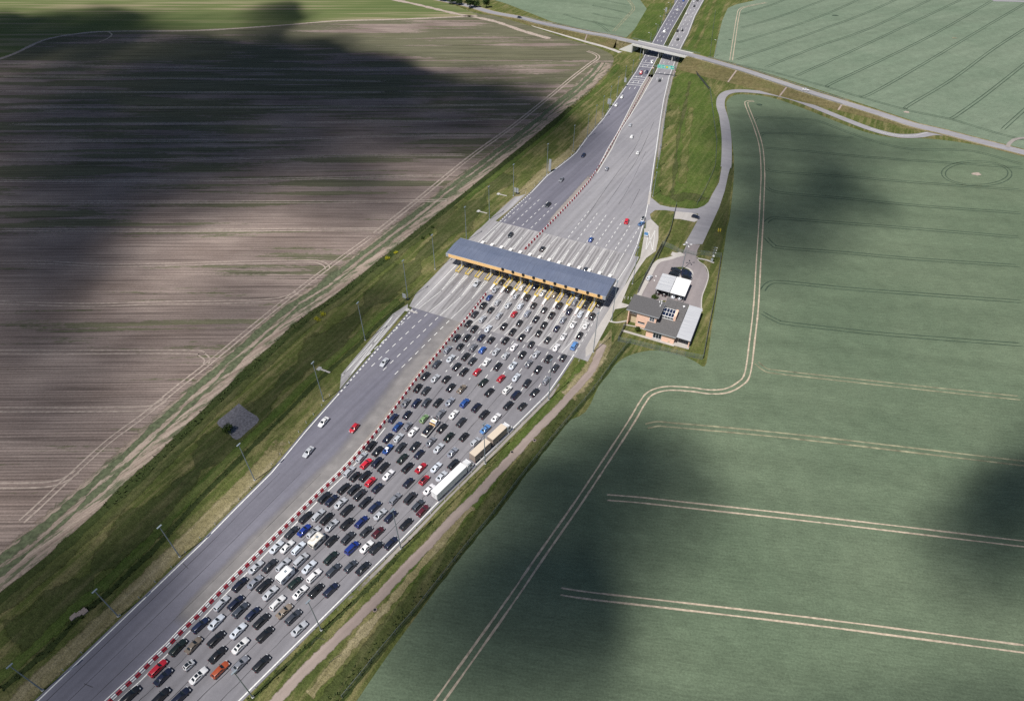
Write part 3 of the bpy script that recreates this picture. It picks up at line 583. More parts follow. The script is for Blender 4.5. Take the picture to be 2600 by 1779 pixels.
cs.ribbon(GL([(790, 1635), (803, 1618), (827, 1624)]), .1, .119, 'crack seal'); cs.ribbon(GL([(835, 1682), (855, 1668), (868, 1661)]), .1, .119, 'crack seal')
cs.ribbon(GL([(465, 1430), (478, 1443)]), .12, .119, 'crack seal'); cs.ribbon(GL([(214, 1735), (236, 1744)]), .12, .119, 'crack seal')
wr = MB()
for i in range(13):
    v0 = (IV[i]+IV[i+1])/2
    for sd in (-.8, .75):
        wr.soft([P(u_, v0+sd+random.uniform(-.08, .08)+(-.02*(i-5)*0)) for u_ in range(-30, 46, 4)], .55, .1215, 'asphalt wear', jit=.3)
    wr.soft([P(u_, v0+random.uniform(-.1, .1)) for u_ in range(-14, 20, 3)], 1.0, .1225, 'asphalt wear', jit=.4)
structure(wr, 'tyre_marks')
structure(cs, 'joint_seals')
# ------------------------------------------------------------------ overpass: embankments, bridge, drains
OVP = [(1090, -6, .1), (1167, 10, .2), (1205, 19, .3), (1250, 32, .5), (1320, 45, 1.2), (1370, 58, 1.8), (1425, 69.5, 2.7), (1500, 85, 4.0), (1540, 91.5, 4.9), (1615, 108.3, 6.3), (1683, 123.5, 6.6), (1751, 139, 6.5), (1830, 161.5, 6.0), (1900, 182, 5.3), (2041, 229, 3.7), (2144, 261, 2.3), (2240, 291, 1.2), (2316, 316, .6), (2385, 332, .25), (2470, 354, .2), (2557, 376, .2), (2680, 408, .2)]
ovp = [G(x, y, z) for x, y, z in OVP]; ovz = [z for *_, z in OVP]
def sm3(pts, sub=4):
    xy = smooth_line(pts, sub); zz = smooth_line([Vector((i, p.z, 0)) for i, p in enumerate(pts)], sub)
    return [Vector((a.x, a.y, max(.05, b.y))) for a, b in zip(xy, zz)]
def section(mb, L, prof, m):                             # sweep profile [(offset, z)] computed per point
    rows = []
    for i, p in enumerate(L):
        t_ = L[min(i+1, len(L)-1)]-L[max(i-1, 0)]; t_.z = 0; t_.normalize(); nn = Vector((-t_.y, t_.x, 0))
        rows.append([Vector((p.x, p.y, 0))+nn*o_+Vector((0, 0, z_)) for o_, z_ in prof(p.z)])
    k_ = len(rows[0]); vs = [q for row in rows for q in row]
    mb.add(vs, [(i*k_+j, i*k_+j+1, (i+1)*k_+j+1, (i+1)*k_+j) for i in range(len(rows)-1) for j in range(k_-1)], m)
OV = sm3(ovp, 4); iA, iB = 9*4, 11*4
em = MB()
for L in (OV[:iA+1], OV[iB:]):
    section(em, L, lambda z: [(5.2+1.75*z+.3, .03), (5.2, z-.02)], 'verge grass')
    if L[0] is OV[0]:
        section(em, L[:-2], lambda z: [(-5.2, z-.02), (-5.2-.6*z-.2, .03)], 'dry slope grass')
        section(em, L[-3:], lambda z: [(-4.9, z-.02), (-4.95, .03)], 'dry verge')
    else: section(em, L, lambda z: [(-5.2, z-.02), (-5.2-1.75*z-.3, .03)], 'dry slope grass')
    section(em, L, lambda z: [(5.2, z-.02), (4.2, z), (-4.2, z), (-5.2, z-.02)], 'dry verge')
structure(em, 'embankment')
rd = MB()
for L in (OV[:iA+1], OV[iB:]): section(rd, L, lambda z: [(3.7, z+.03), (-3.7, z+.03)], 'local road asphalt')
rd.ribbon(wl([(1400, 61), (1362, 54), (1352, 60), (1358, 67), (1400, 80), (1440, 92), (1500, 110), (1540, 121), (1575, 134)], 5), 4.0, .1, 'kerb concrete', jit=.08)
rd.ribbon(wl(tile(1800, 0, 2.905, [(2200, 1090), (2215, 1060), (2260, 1030), (2330, 1020)]), 4), 2.2, .3, 'gravel strip')
rd.ribbon(GL([(2520, 2), (2560, 3), (2650, 6)]), 6, .1, 'local road asphalt')
structure(rd, 'road')

def frame(a, b):
    d_ = b-a; L = math.hypot(d_.x, d_.y); return math.atan2(d_.y, d_.x), L
bA, bB = OV[iA], OV[iB]; brz, bL = frame(bA, bB); bm_ = (bA+bB)/2; bz = 6.5
br = empty('bridge', (bm_.x, bm_.y, 0), brz); tag(br, 'concrete road bridge carrying the country road over the motorway', 'bridge')
h2 = bL/2
q = MB(); q.box(-h2-.5, h2+.5, -5.0, 5.0, bz-1.15, bz-.02, 'concrete'); q.build('deck', br)
q = MB(); q.box(-h2-.6, h2+.6, -3.8, 3.8, bz-.01, bz+.03, 'local road asphalt'); q.build('carriageway', br)
for sd in (-1, 1):
    q = MB(); q.box(-h2-.8, h2+.8, sd*5.0-.22, sd*5.0+.22, bz-1.3, bz+.18, 'pale concrete'); q.build('edge_beam', br)
    q = MB()
    for z in (.5, .85, 1.15): q.bar((-h2-6, sd*4.95, bz+z), (h2+6, sd*4.95, bz+z), .07, 'galvanised')
    for i in range(34): x = -h2-6+i*(bL+12)/33; q.bar((x, sd*4.95, bz+.0), (x, sd*4.95, bz+1.15), .07, 'galvanised')
    q.build('railing', br)
    q = MB(); q.box(sd*(h2+.4)-.6, sd*(h2+.4)+.6, -5.0, 5.0, 0, bz-.3, 'concrete'); q.build('abutment', br)
    for yy in (-1, 1):
        q = MB(); x0 = sd*(h2+.3)
        vs = [(x0, yy*5.0, 0), (x0, yy*5.0, bz+.1), (x0+sd*(11 if sd < 0 else 5), yy*(5.2 if sd < 0 else 10.5), .4), (x0+sd*(11 if sd < 0 else 5), yy*(5.2 if sd < 0 else 10.5), 0)]
        n_ = Vector((0, .25, 0)) if sd < 0 else Vector((.25, .1, 0))
        q.add([Vector(v_)-n_ for v_ in vs]+[Vector(v_)+n_ for v_ in vs], [(0, 1, 2, 3), (7, 6, 5, 4), (0, 4, 5, 1), (1, 5, 6, 2), (2, 6, 7, 3), (3, 7, 4, 0)], 'pale concrete'); q.build('wing_wall', br)
def on_bridge(px, z=0):
    w_ = G(px[0], px[1], z); d_ = w_-bm_; return d_.x*math.cos(brz)+d_.y*math.sin(brz)
for px in ((1643, 134), (1678.5, 144), (1719, 149)):
    x = on_bridge(px)
    q = MB()
    for yy in (-3.6, 0, 3.6): q.tube((x, yy, 0), (x, yy, bz-1.1), .42, .42, 'concrete', 12)
    q.build('pier', br)
for i, (a, b) in enumerate((((1494, 92), (1483, 101)), ((1880, 182), (1858, 207)), ((2004, 222), (1985, 240)), ((2148, 268), (2139, 279)))):
    q = MB(); zt = (3.6, 5.4, 3.9, 2.2)[i]; w_ = G(a[0], a[1], zt); ki = min(range(1, len(OV)-1), key=lambda k_: (OV[k_]-w_).length); t_ = (OV[ki+1]-OV[ki-1]); t_.z = 0; t_.normalize(); nn = Vector((-t_.y, t_.x, 0)); zo = OV[ki].z
    A_ = OV[ki]-nn*5.2; B_ = OV[ki]-nn*(5.2+(1.75*zo if i else .6*zo)); A_.z = zo+.1; B_.z = .15; q.bar(A_, B_, 1.1, 'dirt track', .2)
    tag(q.build('drainage_chute'), ('pale drainage chute on the slope left of the motorway bridge', 'pale drainage chute nearest the bridge on the right slope', 'middle pale drainage chute down the brown right slope', 'shortest pale drainage chute, farthest right on the slope')[i], 'drain', 'drainage chutes on the road embankment')
# guard rails of the overpass
def rail_thing(L, label, step=4.0, z0=0, name='guard_rail', grp='steel guard rails', lean=0):
    a = L[0]; rt = empty(name, a); tag(rt, label, 'guard rail', grp)
    q = MB()
    for p1, p2 in zip(L, L[1:]): q.bar(p1-a+Vector((0, 0, .62)), p2-a+Vector((0, 0, .62)), .06, 'galvanised', .3)
    q.build('rail', rt); acc = 0; pst = None
    for p1, p2 in zip(L, L[1:]):
        ln = (p2-p1).length; k_ = acc
        while k_ < ln:
            s_ = p1.lerp(p2, k_/ln)-a; k_ += step
            if pst is None: q = MB(); q.bar((0, 0, 0), (0, 0, .7), .1, 'galvanised'); pst = q.build('post', rt); pst.location = s_
            else: c_ = pst.copy(); COL.objects.link(c_); c_.parent = rt; c_.location = s_
        acc = k_-ln
    return rt
def lift(L, off):
    o_ = offset(L, off)
    for a, b in zip(o_, L): a.z = b.z
    return o_
rail_thing(lift(OV[16:iA-1], 4.5), 'guard rail along far edge of country road left of the bridge')
rail_thing(lift(OV[16:iA-1], -4.5), 'guard rail along near edge of country road left of the bridge')
rail_thing(lift(OV[iB+2:iB+17], 4.5), 'guard rail along far edge of country road right of the bridge')
rail_thing(lift(OV[iB+2:iB+17], -4.5), 'guard rail along near edge of country road right of the bridge')
rail_thing([p+Vector((0, 0, .09)) for p in offset(REW[19:], -1.3)], 'guard rail along the outer shoulder of the right hand carriageway')
rail_thing([p+Vector((0, 0, .09)) for p in offset(LEW[20:26], 1.2)], 'guard rail along the outer shoulder of the left hand carriageway')
rail_thing([p+Vector((0, 0, .1)) for p in GL([(1651, 196), (1675.5, 146), (1689.7, 120), (1712, 77), (1754, 0)])], 'guard rail down the middle of the grassy median')

# ------------------------------------------------------------------ clouds over the site (they shade the ground; the lower-left one is added)
def proj(x, y):
    d_ = Vector((x, y, -CH)); z = d_.dot(_F)
    return (None if z < 1 else (PW/2+CF*d_.dot(_R)/z, PH/2-CF*d_.dot(_U)/z))
CL = [  # shade blobs: centre, radii (survey units), tilt, optical depth, edge softness
 [(340, 320, 640, 240, -3, 3.5, .5), (1080, 305, 350, 120, 8, 3.0, .65), (660, 215, 390, 105, -2, 2.6, .5), (100, 540, 330, 210, -8, 2.6, .8), (-40, 760, 330, 230, 0, 1.9, .9), (1300, 275, 200, 85, 12, 1.2, .9), (560, 800, 260, 110, -25, .7, .9), (870, 480, 300, 100, 12, 1.2, .9), (40, 1060, 330, 230, -25, 1.3, .9)],
 [(100, 92, 330, 62, -4, 2.9, .5), (690, 46, 90, 40, 0, 2.4, .6), (680, 110, 70, 50, 30, 1.5, .8), (-150, 120, 260, 70, 0, 2.3, .7)],
 [(2090, 500, 160, 130, -15, 1.8, .8), (1985, 345, 160, 75, 10, 1.3, .9), (1930, 610, 200, 110, 0, 1.4, .9), (2270, 400, 120, 30, 0, .4, .9), (1890, 450, 80, 160, 0, 1.0, .9)],
 [(1385, 1450, 270, 250, 20, 2.2, .75), (1190, 1680, 290, 220, 20, 2.5, .8), (1600, 1230, 230, 160, 30, 1.2, .95), (1330, 1730, 300, 160, 0, 1.5, .9), (1290, 1330, 130, 150, 30, .8, .9), (1580, 1330, 250, 210, 20, 1.2, .9)],
 [(2565, 1390, 210, 170, 0, 2.5, .8), (2640, 1230, 180, 180, 0, 1.3, .9)],
 [(-20, 1800, 560, 280, -35, 1.6, .95), (560, 1110, 320, 85, -43, 1.3, .9), (850, 850, 240, 75, -40, 1.1, .9), (250, 1440, 380, 110, -43, 1.1, .95), (40, 1500, 300, 170, -30, .7, .95)],  # unseen cloud added to darken the lower-left corner
 [(2560, 1820, 340, 160, 0, .8, .95), (2000, 1850, 340, 100, 0, .55, .95)],
]
SIG = .05
def shade(px, py, blobs):
    s_ = 0
    for cx, cy, rx, ry, ti, tau, soft in blobs:
        a = R(ti); dx, dy = px-cx, py-cy; u_ = (dx*math.cos(a)+dy*math.sin(a))/rx; w_ = (-dx*math.sin(a)+dy*math.cos(a))/ry
        d_ = math.sqrt(u_*u_+w_*w_)
        if d_ < 1.6: s_ += tau*(1-min(1, max(0, (d_-(1-soft))/(1.35*soft+.12))))**1.5 if d_ > 1-soft else tau
    return s_
k = NB('cloud vapour'); k.t.nodes.remove(k.b); pv = k.n('ShaderNodeVolumeAbsorption'); pv.inputs['Density'].default_value = SIG; pv.inputs['Color'].default_value = (0, 0, 0, 1)
k.l(pv.outputs[0], k.out.inputs['Volume']); MATS['cloud vapour'] = k.m
for bi, blobs in enumerate(CL):
    ws = [G(cx+sx*rx*1.5, max(-200, cy+sy*ry*1.5)) for cx, cy, rx, ry, *_ in blobs for sx in (-1, 1) for sy in (-1, 1)]
    gx0, gx1 = min(p.x for p in ws), max(p.x for p in ws); gy0, gy1 = min(p.y for p in ws), max(p.y for p in ws)
    st_ = max(3.0, min(9.0, (gx1-gx0)/70)); nx, ny = int((gx1-gx0)/st_)+2, int((gy1-gy0)/st_)+2
    H_ = {}
    for i in range(nx):
        for j in range(ny):
            x, y = gx0+i*st_, gy0+j*st_
            n1 = mnoise.fractal(Vector((x*.018, y*.018, bi*9)), .9, 2.1, 4); n2 = mnoise.fractal(Vector((x*.018+40, y*.018, bi*9)), .9, 2.1, 4)
            pj = proj(x, y)
            if not pj: continue
            sc = 18+pj[1]*.022
            ta = shade(pj[0]+n1*sc*1.8, pj[1]+n2*sc*.9, blobs)
            if ta > .02: ta *= 1+.35*mnoise.fractal(Vector((x*.02, y*.02, 3+bi)), .9, 2.1, 3)
            H_[i, j] = max(0, ta)/SIG*SUN.z
    zb = 850+35*bi; sh = SUN*(zb/SUN.z)
    mbq = MB(); idx = {}; vs = []; fs = []
    cells = [(i, j) for i in range(nx-1) for j in range(ny-1) if max(H_.get((i+a, j+b), 0) for a in (0, 1) for b in (0, 1)) > .25]
    def vid(i, j, top):
        if (i, j, top) not in idx:
            idx[i, j, top] = len(vs); vs.append((gx0+i*st_+sh.x, gy0+j*st_+sh.y, zb+(H_.get((i, j), 0)+.15 if top else 0)))
        return idx[i, j, top]
    cs_ = set(cells)
    for i, j in cells:
        fs.append((vid(i, j, 1), vid(i+1, j, 1), vid(i+1, j+1, 1), vid(i, j+1, 1))); fs.append((vid(i, j, 0), vid(i, j+1, 0), vid(i+1, j+1, 0), vid(i+1, j, 0)))
        for di, dj, a, b in ((-1, 0, (i, j+1), (i, j)), (1, 0, (i+1, j), (i+1, j+1)), (0, -1, (i, j), (i+1, j)), (0, 1, (i+1, j+1), (i, j+1))):
            if (i+di, j+dj) not in cs_: fs.append((vid(*a, 0), vid(*b, 0), vid(*b, 1), vid(*a, 1)))
    if not fs: continue
    mbq.add(vs, fs, 'cloud vapour'); o = mbq.build('cloud'); o['kind'] = 'structure'
# ------------------------------------------------------------------ toll plaza
def local(name, u, v, label=None, cat=None, group=None): return tag(empty(name, P(u, v, .11), VA), label, cat, group)
ca = local('toll_canopy', 0, 0, 'long grey toll plaza canopy with a yellow front fascia', 'canopy')
x0, x1, ya, yr, yb = -40.6, 33.4, -2.0, 5.6, 11.6
q = MB(); zs = ((ya, 7.25), (yr, 7.75), (yb, 7.2))
q.add([(x0, ya, 7.25), (x1, ya, 7.25), (x1, yr, 7.75), (x0, yr, 7.75), (x0, yb, 7.2), (x1, yb, 7.2)], [(0, 1, 2, 3), (3, 2, 5, 4)], 'canopy roof'); rf0 = q.build('roof', ca)
q = MB()
for i in range(1, 30): x = x0+(x1-x0)*i/30; q.bar((x, ya+.05, 7.27), (x, yr, 7.77), .05, 'canopy roof', .03); q.bar((x, yr, 7.77), (x, yb-.05, 7.22), .05, 'canopy roof', .03)
q.bar((x0, yr, 7.77), (x1, yr, 7.77), .3, 'canopy roof', .05); q.build('roof_seam', rf0)
q = MB(); q.bar((x0, ya-.02, 7.3), (x1, ya-.02, 7.3), .16, 'grey panel', .12); q.build('gutter', ca)
q = MB(); q.box(x0+.1, x1-.1, ya+.1, yb-.1, 5.75, 5.95, 'pale concrete'); q.build('soffit', ca)
q = MB(); q.box(x0+1.3, x1-1.3, ya-.16, ya+.02, 5.7, 7.24, 'fascia yellow'); q.build('fascia', ca)
q = MB(); q.box(x0-.02, x0+1.3, ya-.16, ya+.02, 5.7, 7.24, 'grey panel'); q.box(x1-1.3, x1+.02, ya-.16, ya+.02, 5.7, 7.24, 'grey panel'); q.build('fascia_corner', ca)
q = MB()
for xx, s_ in ((x0, -1), (x1, 1)):
    q.add([(xx, ya, 5.7), (xx, yb, 5.7), (xx, yb, 7.19), (xx, yr, 7.73), (xx, ya, 7.23)], [(0, 1, 2, 3, 4)], 'grey panel')
q.build('side_panel', ca)
q = MB(); q.box(x0, x1, yb-.02, yb+.14, 5.7, 7.18, 'grey panel'); q.build('rear_fascia', ca)
for i in (0, 3, 6, 10, 13):
    for u_ in (.4, 9.6):
        q = MB(); v_ = IV[i]; q.box(v_-.28, v_+.28, u_-.28, u_+.28, .2, 5.8, 'pale concrete'); q.build('column', ca)
side = ('first', 'second', 'third', 'fourth', 'fifth', 'sixth', 'seventh', 'eighth', 'ninth', 'tenth', 'eleventh', 'twelfth', 'thirteenth', 'fourteenth', 'fifteenth', 'sixteenth', 'seventeenth', 'eighteenth', 'nineteenth', 'twentieth', 'twenty-first', 'twenty-second', 'twenty-third', 'twenty-fourth', 'twenty-fifth', 'twenty-sixth', 'twenty-seventh', 'twenty-eighth')
for k_ in range(10):
    v_ = IV[4]+2.2+4.808*k_
    r_ = local('lane_signal', -2.3, v_, f'black lane signal on the yellow fascia, {side[k_]} from its left', 'traffic signal', 'black lane signals along the canopy fascia')
    q = MB(); q.box(-.55, .55, -.2, .2, 6.75, 7.65, 'signal black'); q.build('housing', r_)
    q = MB(); q.box(-.75, .75, .05, .25, 4.5, 5.5, 'signal black'); q.build('message_panel', r_)
    q = MB(); q.bar((0, .1, 5.5), (0, .1, 6.8), .1, 'signal black'); q.build('hanger', r_)

def railing(mb, y0, y1, hw, z0, z1, close):
    for sd in (-1, 1):
        mb.bar((sd*hw, y0, z1), (sd*hw, y1, z1), .22, 'yellow paint', .22)
        for i in range(5): y = y0+(y1-y0)*i/4; mb.bar((sd*hw, y, z0), (sd*hw, y, z1), .16, 'yellow paint')
    mb.bar((-hw, y0, z1), (hw, y0, z1), .22, 'yellow paint', .22)
    if close: mb.bar((-hw, y1, z1), (hw, y1, z1), .22, 'yellow paint', .22)
for i, v0 in enumerate(IV):
    lft = i < 5 and i != 4
    lab = f'toll island {side[i]} from the left, ' + ('low yellow guard frame only' if lft else 'white block and striped yellow nose')
    r_ = local('toll_island', 0, v0, lab, 'toll island', 'toll islands under the canopy')
    q = MB(); ys = -4.2 if lft else -5.2
    q.box(-.95, .95, ys, 22.3, 0, .2, 'kerb concrete'); q.build('kerb', r_)
    q = MB(); railing(q, ys, .8, .8, .2, .95, False); q.build('guard_frame', r_)
    q = MB(); q.box(-.7, .7, 18.4, 22.2, .2, 1.15, 'white block'); q.build('end_block', r_)
    if not lft:
        q = MB()
        for s_ in range(6): x = -.75+s_*.3; q.bar((x, -5.2, .9), (x*.55, -6.1, .25), .17, 'yellow paint')
        q.build('striped_nose', r_)
        q = MB(); vs = [(-.6, -6.0, 0), (.6, -6.0, 0), (.6, -9.6, 0), (-.6, -9.6, 0), (-.5, -6.0, 1.1), (.5, -6.0, 1.1), (.45, -9.3, .95), (-.45, -9.3, .95)]
        q.add(vs, [(0, 1, 5, 4), (1, 2, 6, 5), (2, 3, 7, 6), (3, 0, 4, 7), (4, 5, 6, 7)], 'white block'); q.build('crash_block', r_)
        q = MB(); q.tube((0, -9.9, .0), (0, -9.9, .9), .32, .32, 'barrier white', 10); q.tube((0, -9.9, .35), (0, -9.9, .6), .335, .335, 'barrier red', 10); q.build('reflector_drum', r_)
        q = MB()
        for sd in (-1, 1): q.bar((sd*.62, .4, .2), (sd*.62, .4, 4.3), .17, 'yellow paint')
        q.build('post_pair', r_)
        if i in (5, 7, 9, 11):
            q = MB(); q.box(-.85, .85, .22, .32, 2.5, 4.4, 'sign white'); sg = q.build('lane_board', r_)
            q = MB(); q.box(-.72, .72, .19, .225, 2.62, 4.0, 'sign blue'); q.build('blue_panel', sg)
    b_ = local('toll_booth', 4.6, v0, f'glazed toll booth in the canopy shade on the {side[i]} island from left', 'booth', 'toll booths under the canopy'); b_.location.z = .31
    q = MB(); q.box(-.72, .72, -1.5, 1.5, 0, 1.0, 'light metal roof'); q.box(-.72, .72, -1.5, 1.5, 2.2, 2.45, 'light metal roof')
    for sx in (-1, 1):
        for sy in (-1, 0, 1): q.box(sx*.72-.06*(sx > 0)*2, sx*.72+.12*(sx < 0), sy*1.44-.06, sy*1.44+.06, 1.0, 2.2, 'light metal roof')
    q.build('cabin', b_)
    q = MB(); q.box(-.66, .66, -1.4, 1.4, 1.0, 2.2, 'window glass'); q.build('window', b_)
    q = MB(); q.box(-.95, .95, -1.8, 1.8, 2.452, 2.55, 'pale concrete'); q.build('booth_roof', b_)
    if not lft:
        s_ = local('round_sign', -3.4, v0+.0, f'small round sign on a post in the {side[i]} island from the left', 'sign', 'round signs on the toll islands'); s_.location.z = .31
        q = MB(); q.bar((.35, 0, 0), (.35, 0, 2.0), .08, 'galvanised'); q.build('post', s_)
        q = MB(); q.tube((.35, -.06, 1.9), (.35, -.1, 1.9), .34, .34, 'sign red', 16); q.tube((.35, -.1, 1.9), (.35, -.12, 1.9), .26, .26, 'sign white', 16); q.build('disc', s_)

# red and white barriers between the two directions
def barrier(L, label, seg, name='barrier', wf=1.0):
    a = L[0]; rt = empty(name, a); tag(rt, label, 'barrier', 'red and white dividers')
    tot = [0.0]
    for p1, p2 in zip(L, L[1:]): tot.append(tot[-1]+(p2-p1).length)
    def at(s_):
        for i in range(len(L)-1):
            if s_ <= tot[i+1]: return L[i].lerp(L[i+1], (s_-tot[i])/(tot[i+1]-tot[i]))
        return L[-1]
    n_ = int(tot[-1]/seg)
    for i in range(n_):
        q = MB(); c_ = 'barrier red' if i % 2 == 0 else 'barrier white'
        p1, p2 = at(i*seg+.04)-a, at((i+1)*seg-.04)-a; d_ = (p2-p1).normalized(); nn = Vector((-d_.y, d_.x, 0))
        pr = [(-.36, 0), (-.36, .2), (-.17, .4), (-.14, .95), (.14, .95), (.17, .4), (.36, .2), (.36, 0)]
        vs = [p+nn*o_*wf+Vector((0, 0, z_)) for p in (p1, p2) for o_, z_ in pr]
        q.add(vs, [(j, (j+1) % 8, 8+(j+1) % 8, 8+j) for j in range(8)]+[tuple(range(7, -1, -1)), tuple(range(8, 16))], c_)
        if i == n_-1: print('SEGS', n_)
        q.build('red_segment' if 'red' in c_ else 'white_segment', rt)
zb = Vector((0, 0, .12))
barrier([p+zb for p in [CW1[0].lerp(CW1[1], .8)]+CW1[1:]], 'long red and white barrier left of the queue below the canopy', 1.22)
barrier([p+zb for p in CW2[:6]], 'red and white barrier curving away above the canopy', 1.4)
barrier([p+zb for p in CW2[5:]], 'thin red and white barrier continuing up the gravel median', 2.2, wf=.5)
# ------------------------------------------------------------------ control building and carport
def bl(name, label, cat, u=0, v=0): return tag(empty(name, P(0, 0, .03), VA), label, cat)
bd = bl('control_building', 'salmon walled control building with flat grey felt roofs beside the plaza', 'building')
BW = 'salmon wall'
q = MB()
q.box(47.8, 55.6, -5.6, 4.0, 0, 7.15, BW)                 # tall block
q.box(53.3, 64.5, -10.0, -.9, 0, 3.75, BW)                # low front block
q.box(55.6, 64.4, -.9, 11.2, 0, 3.95, BW)                 # rear block
q.box(44.3, 44.7, -6.2, 4.0, 0, 7.0, BW); q.box(44.7, 47.8, -3.8, 4.0, 0, 7.0, BW)
q.build('wall', bd)
q = MB(); q.box(44.7, 47.8, -4.0, -3.82, 0, 4.2, 'cream door'); q.build('shutter_door', bd)
q = MB(); q.box(44.7, 47.8, -4.1, -3.82, 4.2, 5.0, 'white plastic'); q.build('lintel', bd)
q = MB(); q.box(44.7, 47.8, -3.95, -3.83, 5.0, 6.6, 'window glass'); q.build('window', bd)
q = MB(); q.box(43.4, 56.5, -6.2, 4.6, 7.15, 7.5, 'roof felt'); q.box(43.35, 56.55, -6.25, -6.2, 7.1, 7.53, 'grey panel'); q.box(56.5, 56.56, -6.2, 4.6, 7.1, 7.55, 'grey panel'); rf = q.build('roof', bd)
for x, y in ((54.9, 4.0), (54.2, 3.3), (55.2, 2.6), (55.1, .9)):
    q = MB(); q.tube((x, y, 7.5), (x, y, 8.0), .14, .14, 'white plastic', 8); q.tube((x, y, 8.0), (x, y, 8.25), .26, .2, 'white plastic', 10); q.build('vent', rf)
q = MB(); q.box(52.4, 65.0, -10.7, -.75, 3.75, 4.05, 'lower roof felt'); q.box(52.35, 65.05, -10.76, -10.7, 3.65, 4.1, 'grey panel'); q.build('roof', bd)
q = MB(); q.box(55.7, 64.9, -.75, 11.8, 3.95, 4.25, 'lower roof felt'); q.box(60.2, 60.3, 4.5, 11.7, 4.25, 4.33, 'roof felt'); q.box(57, 64.8, 4.4, 4.5, 4.25, 4.33, 'roof felt'); rr = q.build('roof', bd)
q = MB(); q.tube((63.4, 8.6, 4.25), (63.4, 8.6, 4.9), .22, .22, 'white plastic', 10); q.tube((63.4, 8.6, 4.9), (63.4, 8.6, 5.1), .5, .35, 'white plastic', 12); q.build('vent', rr)
q = MB(); q.box(56.6, 62.0, -.6, 3.2, 4.25, 5.0, BW); q.box(61.4, 62.3, -1.1, 3.4, 4.0, 6.4, BW); q.build('skylight_wall', bd)
q = MB(); q.add([(56.7, -.9, 5.25), (61.35, -.9, 5.25), (61.35, 2.9, 6.25), (56.7, 2.9, 6.25)], [(0, 1, 2, 3)], 'skylight glass'); q.box(56.7, 61.35, -.98, -.9, 4.2, 5.2, 'window glass'); sk = q.build('skylight', bd)
q = MB()
for x in (56.75, 57.9, 59.05, 60.2, 61.3): q.bar((x, -.95, 5.28), (x, 2.9, 6.28), .12, 'white plastic')
for t_ in (0, .5, 1): q.bar((56.7, -.95+3.85*t_, 5.3+1.0*t_), (61.35, -.95+3.85*t_, 5.3+1.0*t_), .12, 'white plastic')
q.box(56.6, 61.4, -1.12, -1.0, 5.15, 5.35, 'white plastic'); q.box(56.6, 61.4, -1.12, -1.0, 4.05, 4.25, 'white plastic')
for x in (57.9, 59.05, 60.2): q.box(x-.05, x+.05, -1.06, -.99, 4.2, 5.2, 'white plastic')
q.build('skylight_frame', sk)
for x, w_, z0_, z1_, y in ((53.9, 1.75, 4.6, 6.3, -5.6),):
    q = MB(); q.box(x-w_/2, x+w_/2, y-.06, y-.01, z0_, z1_, 'window glass'); wi = q.build('window', bd)
    q = MB(); q.box(x-w_/2-.1, x+w_/2+.1, y-.1, y-.04, z0_-.14, z0_, 'white plastic'); q.box(x-w_/2-.1, x+w_/2+.1, y-.1, y-.04, z1_, z1_+.14, 'white plastic'); q.box(x-.05, x+.05, y-.1, y-.065, z0_, z1_, 'white plastic'); q.box(x-w_/2, x+w_/2, y-.095, y-.065, (z0_+z1_)/2-.04, (z0_+z1_)/2+.04, 'white plastic')
    q.box(x-w_/2-.12, x-w_/2, y-.1, y-.04, z0_, z1_, 'white plastic'); q.box(x+w_/2, x+w_/2+.12, y-.1, y-.04, z0_, z1_, 'white plastic'); q.build('window_frame', wi)
q = MB(); q.box(48.6, 51.4, -5.66, -5.61, 2.0, 2.7, 'window glass'); wi = q.build('window', bd)
q = MB(); q.box(48.5, 51.5, -5.72, -5.6, 1.85, 2.0, 'white plastic'); q.build('sill', wi)
q = MB(); q.box(56.2, 59.4, -10.06, -10.01, .5, 3.2, 'window glass'); wi = q.build('window', bd)
q = MB(); q.box(56.1, 59.5, -10.2, -10.0, .35, .5, 'white plastic')
for x in (56.15, 57.25, 58.35, 59.45): q.box(x-.05, x+.05, -10.1, -10.06, .5, 3.2, 'white plastic')
q.build('window_frame', wi)
q = MB(); q.box(62.2, 63.0, -10.08, -10.01, .3, 1.0, 'cream door'); q.build('hatch', bd)
q = MB(); q.add([(65.06, -10.2, 3.9), (70.5, -10.2, 3.75), (70.5, 11.6, 3.75), (65.06, 11.6, 3.9), (65.06, -10.2, 4.05), (70.5, -10.2, 3.9), (70.5, 11.6, 3.9), (65.06, 11.6, 4.05)], [(3, 2, 1, 0), (4, 5, 6, 7), (0, 1, 5, 4), (1, 2, 6, 5), (2, 3, 7, 6), (3, 0, 4, 7)], 'metal sheet'); q.build('metal_roof', bd)
q = MB(); q.box(69.9, 70.3, -9.6, -9.2, 0, 3.76, BW); q.box(69.9, 70.3, 10.8, 11.2, 0, 3.76, BW); q.box(69.9, 70.3, .6, 1.0, 0, 3.76, BW); q.build('roof_pier', bd)
q = MB(); q.box(64.5, 70.6, -10.6, 11.4, 0, .16, 'kerb concrete'); q.box(43.8, 65, -11.3, -10.1, 0, .1, 'kerb concrete'); q.build('plinth', bd)
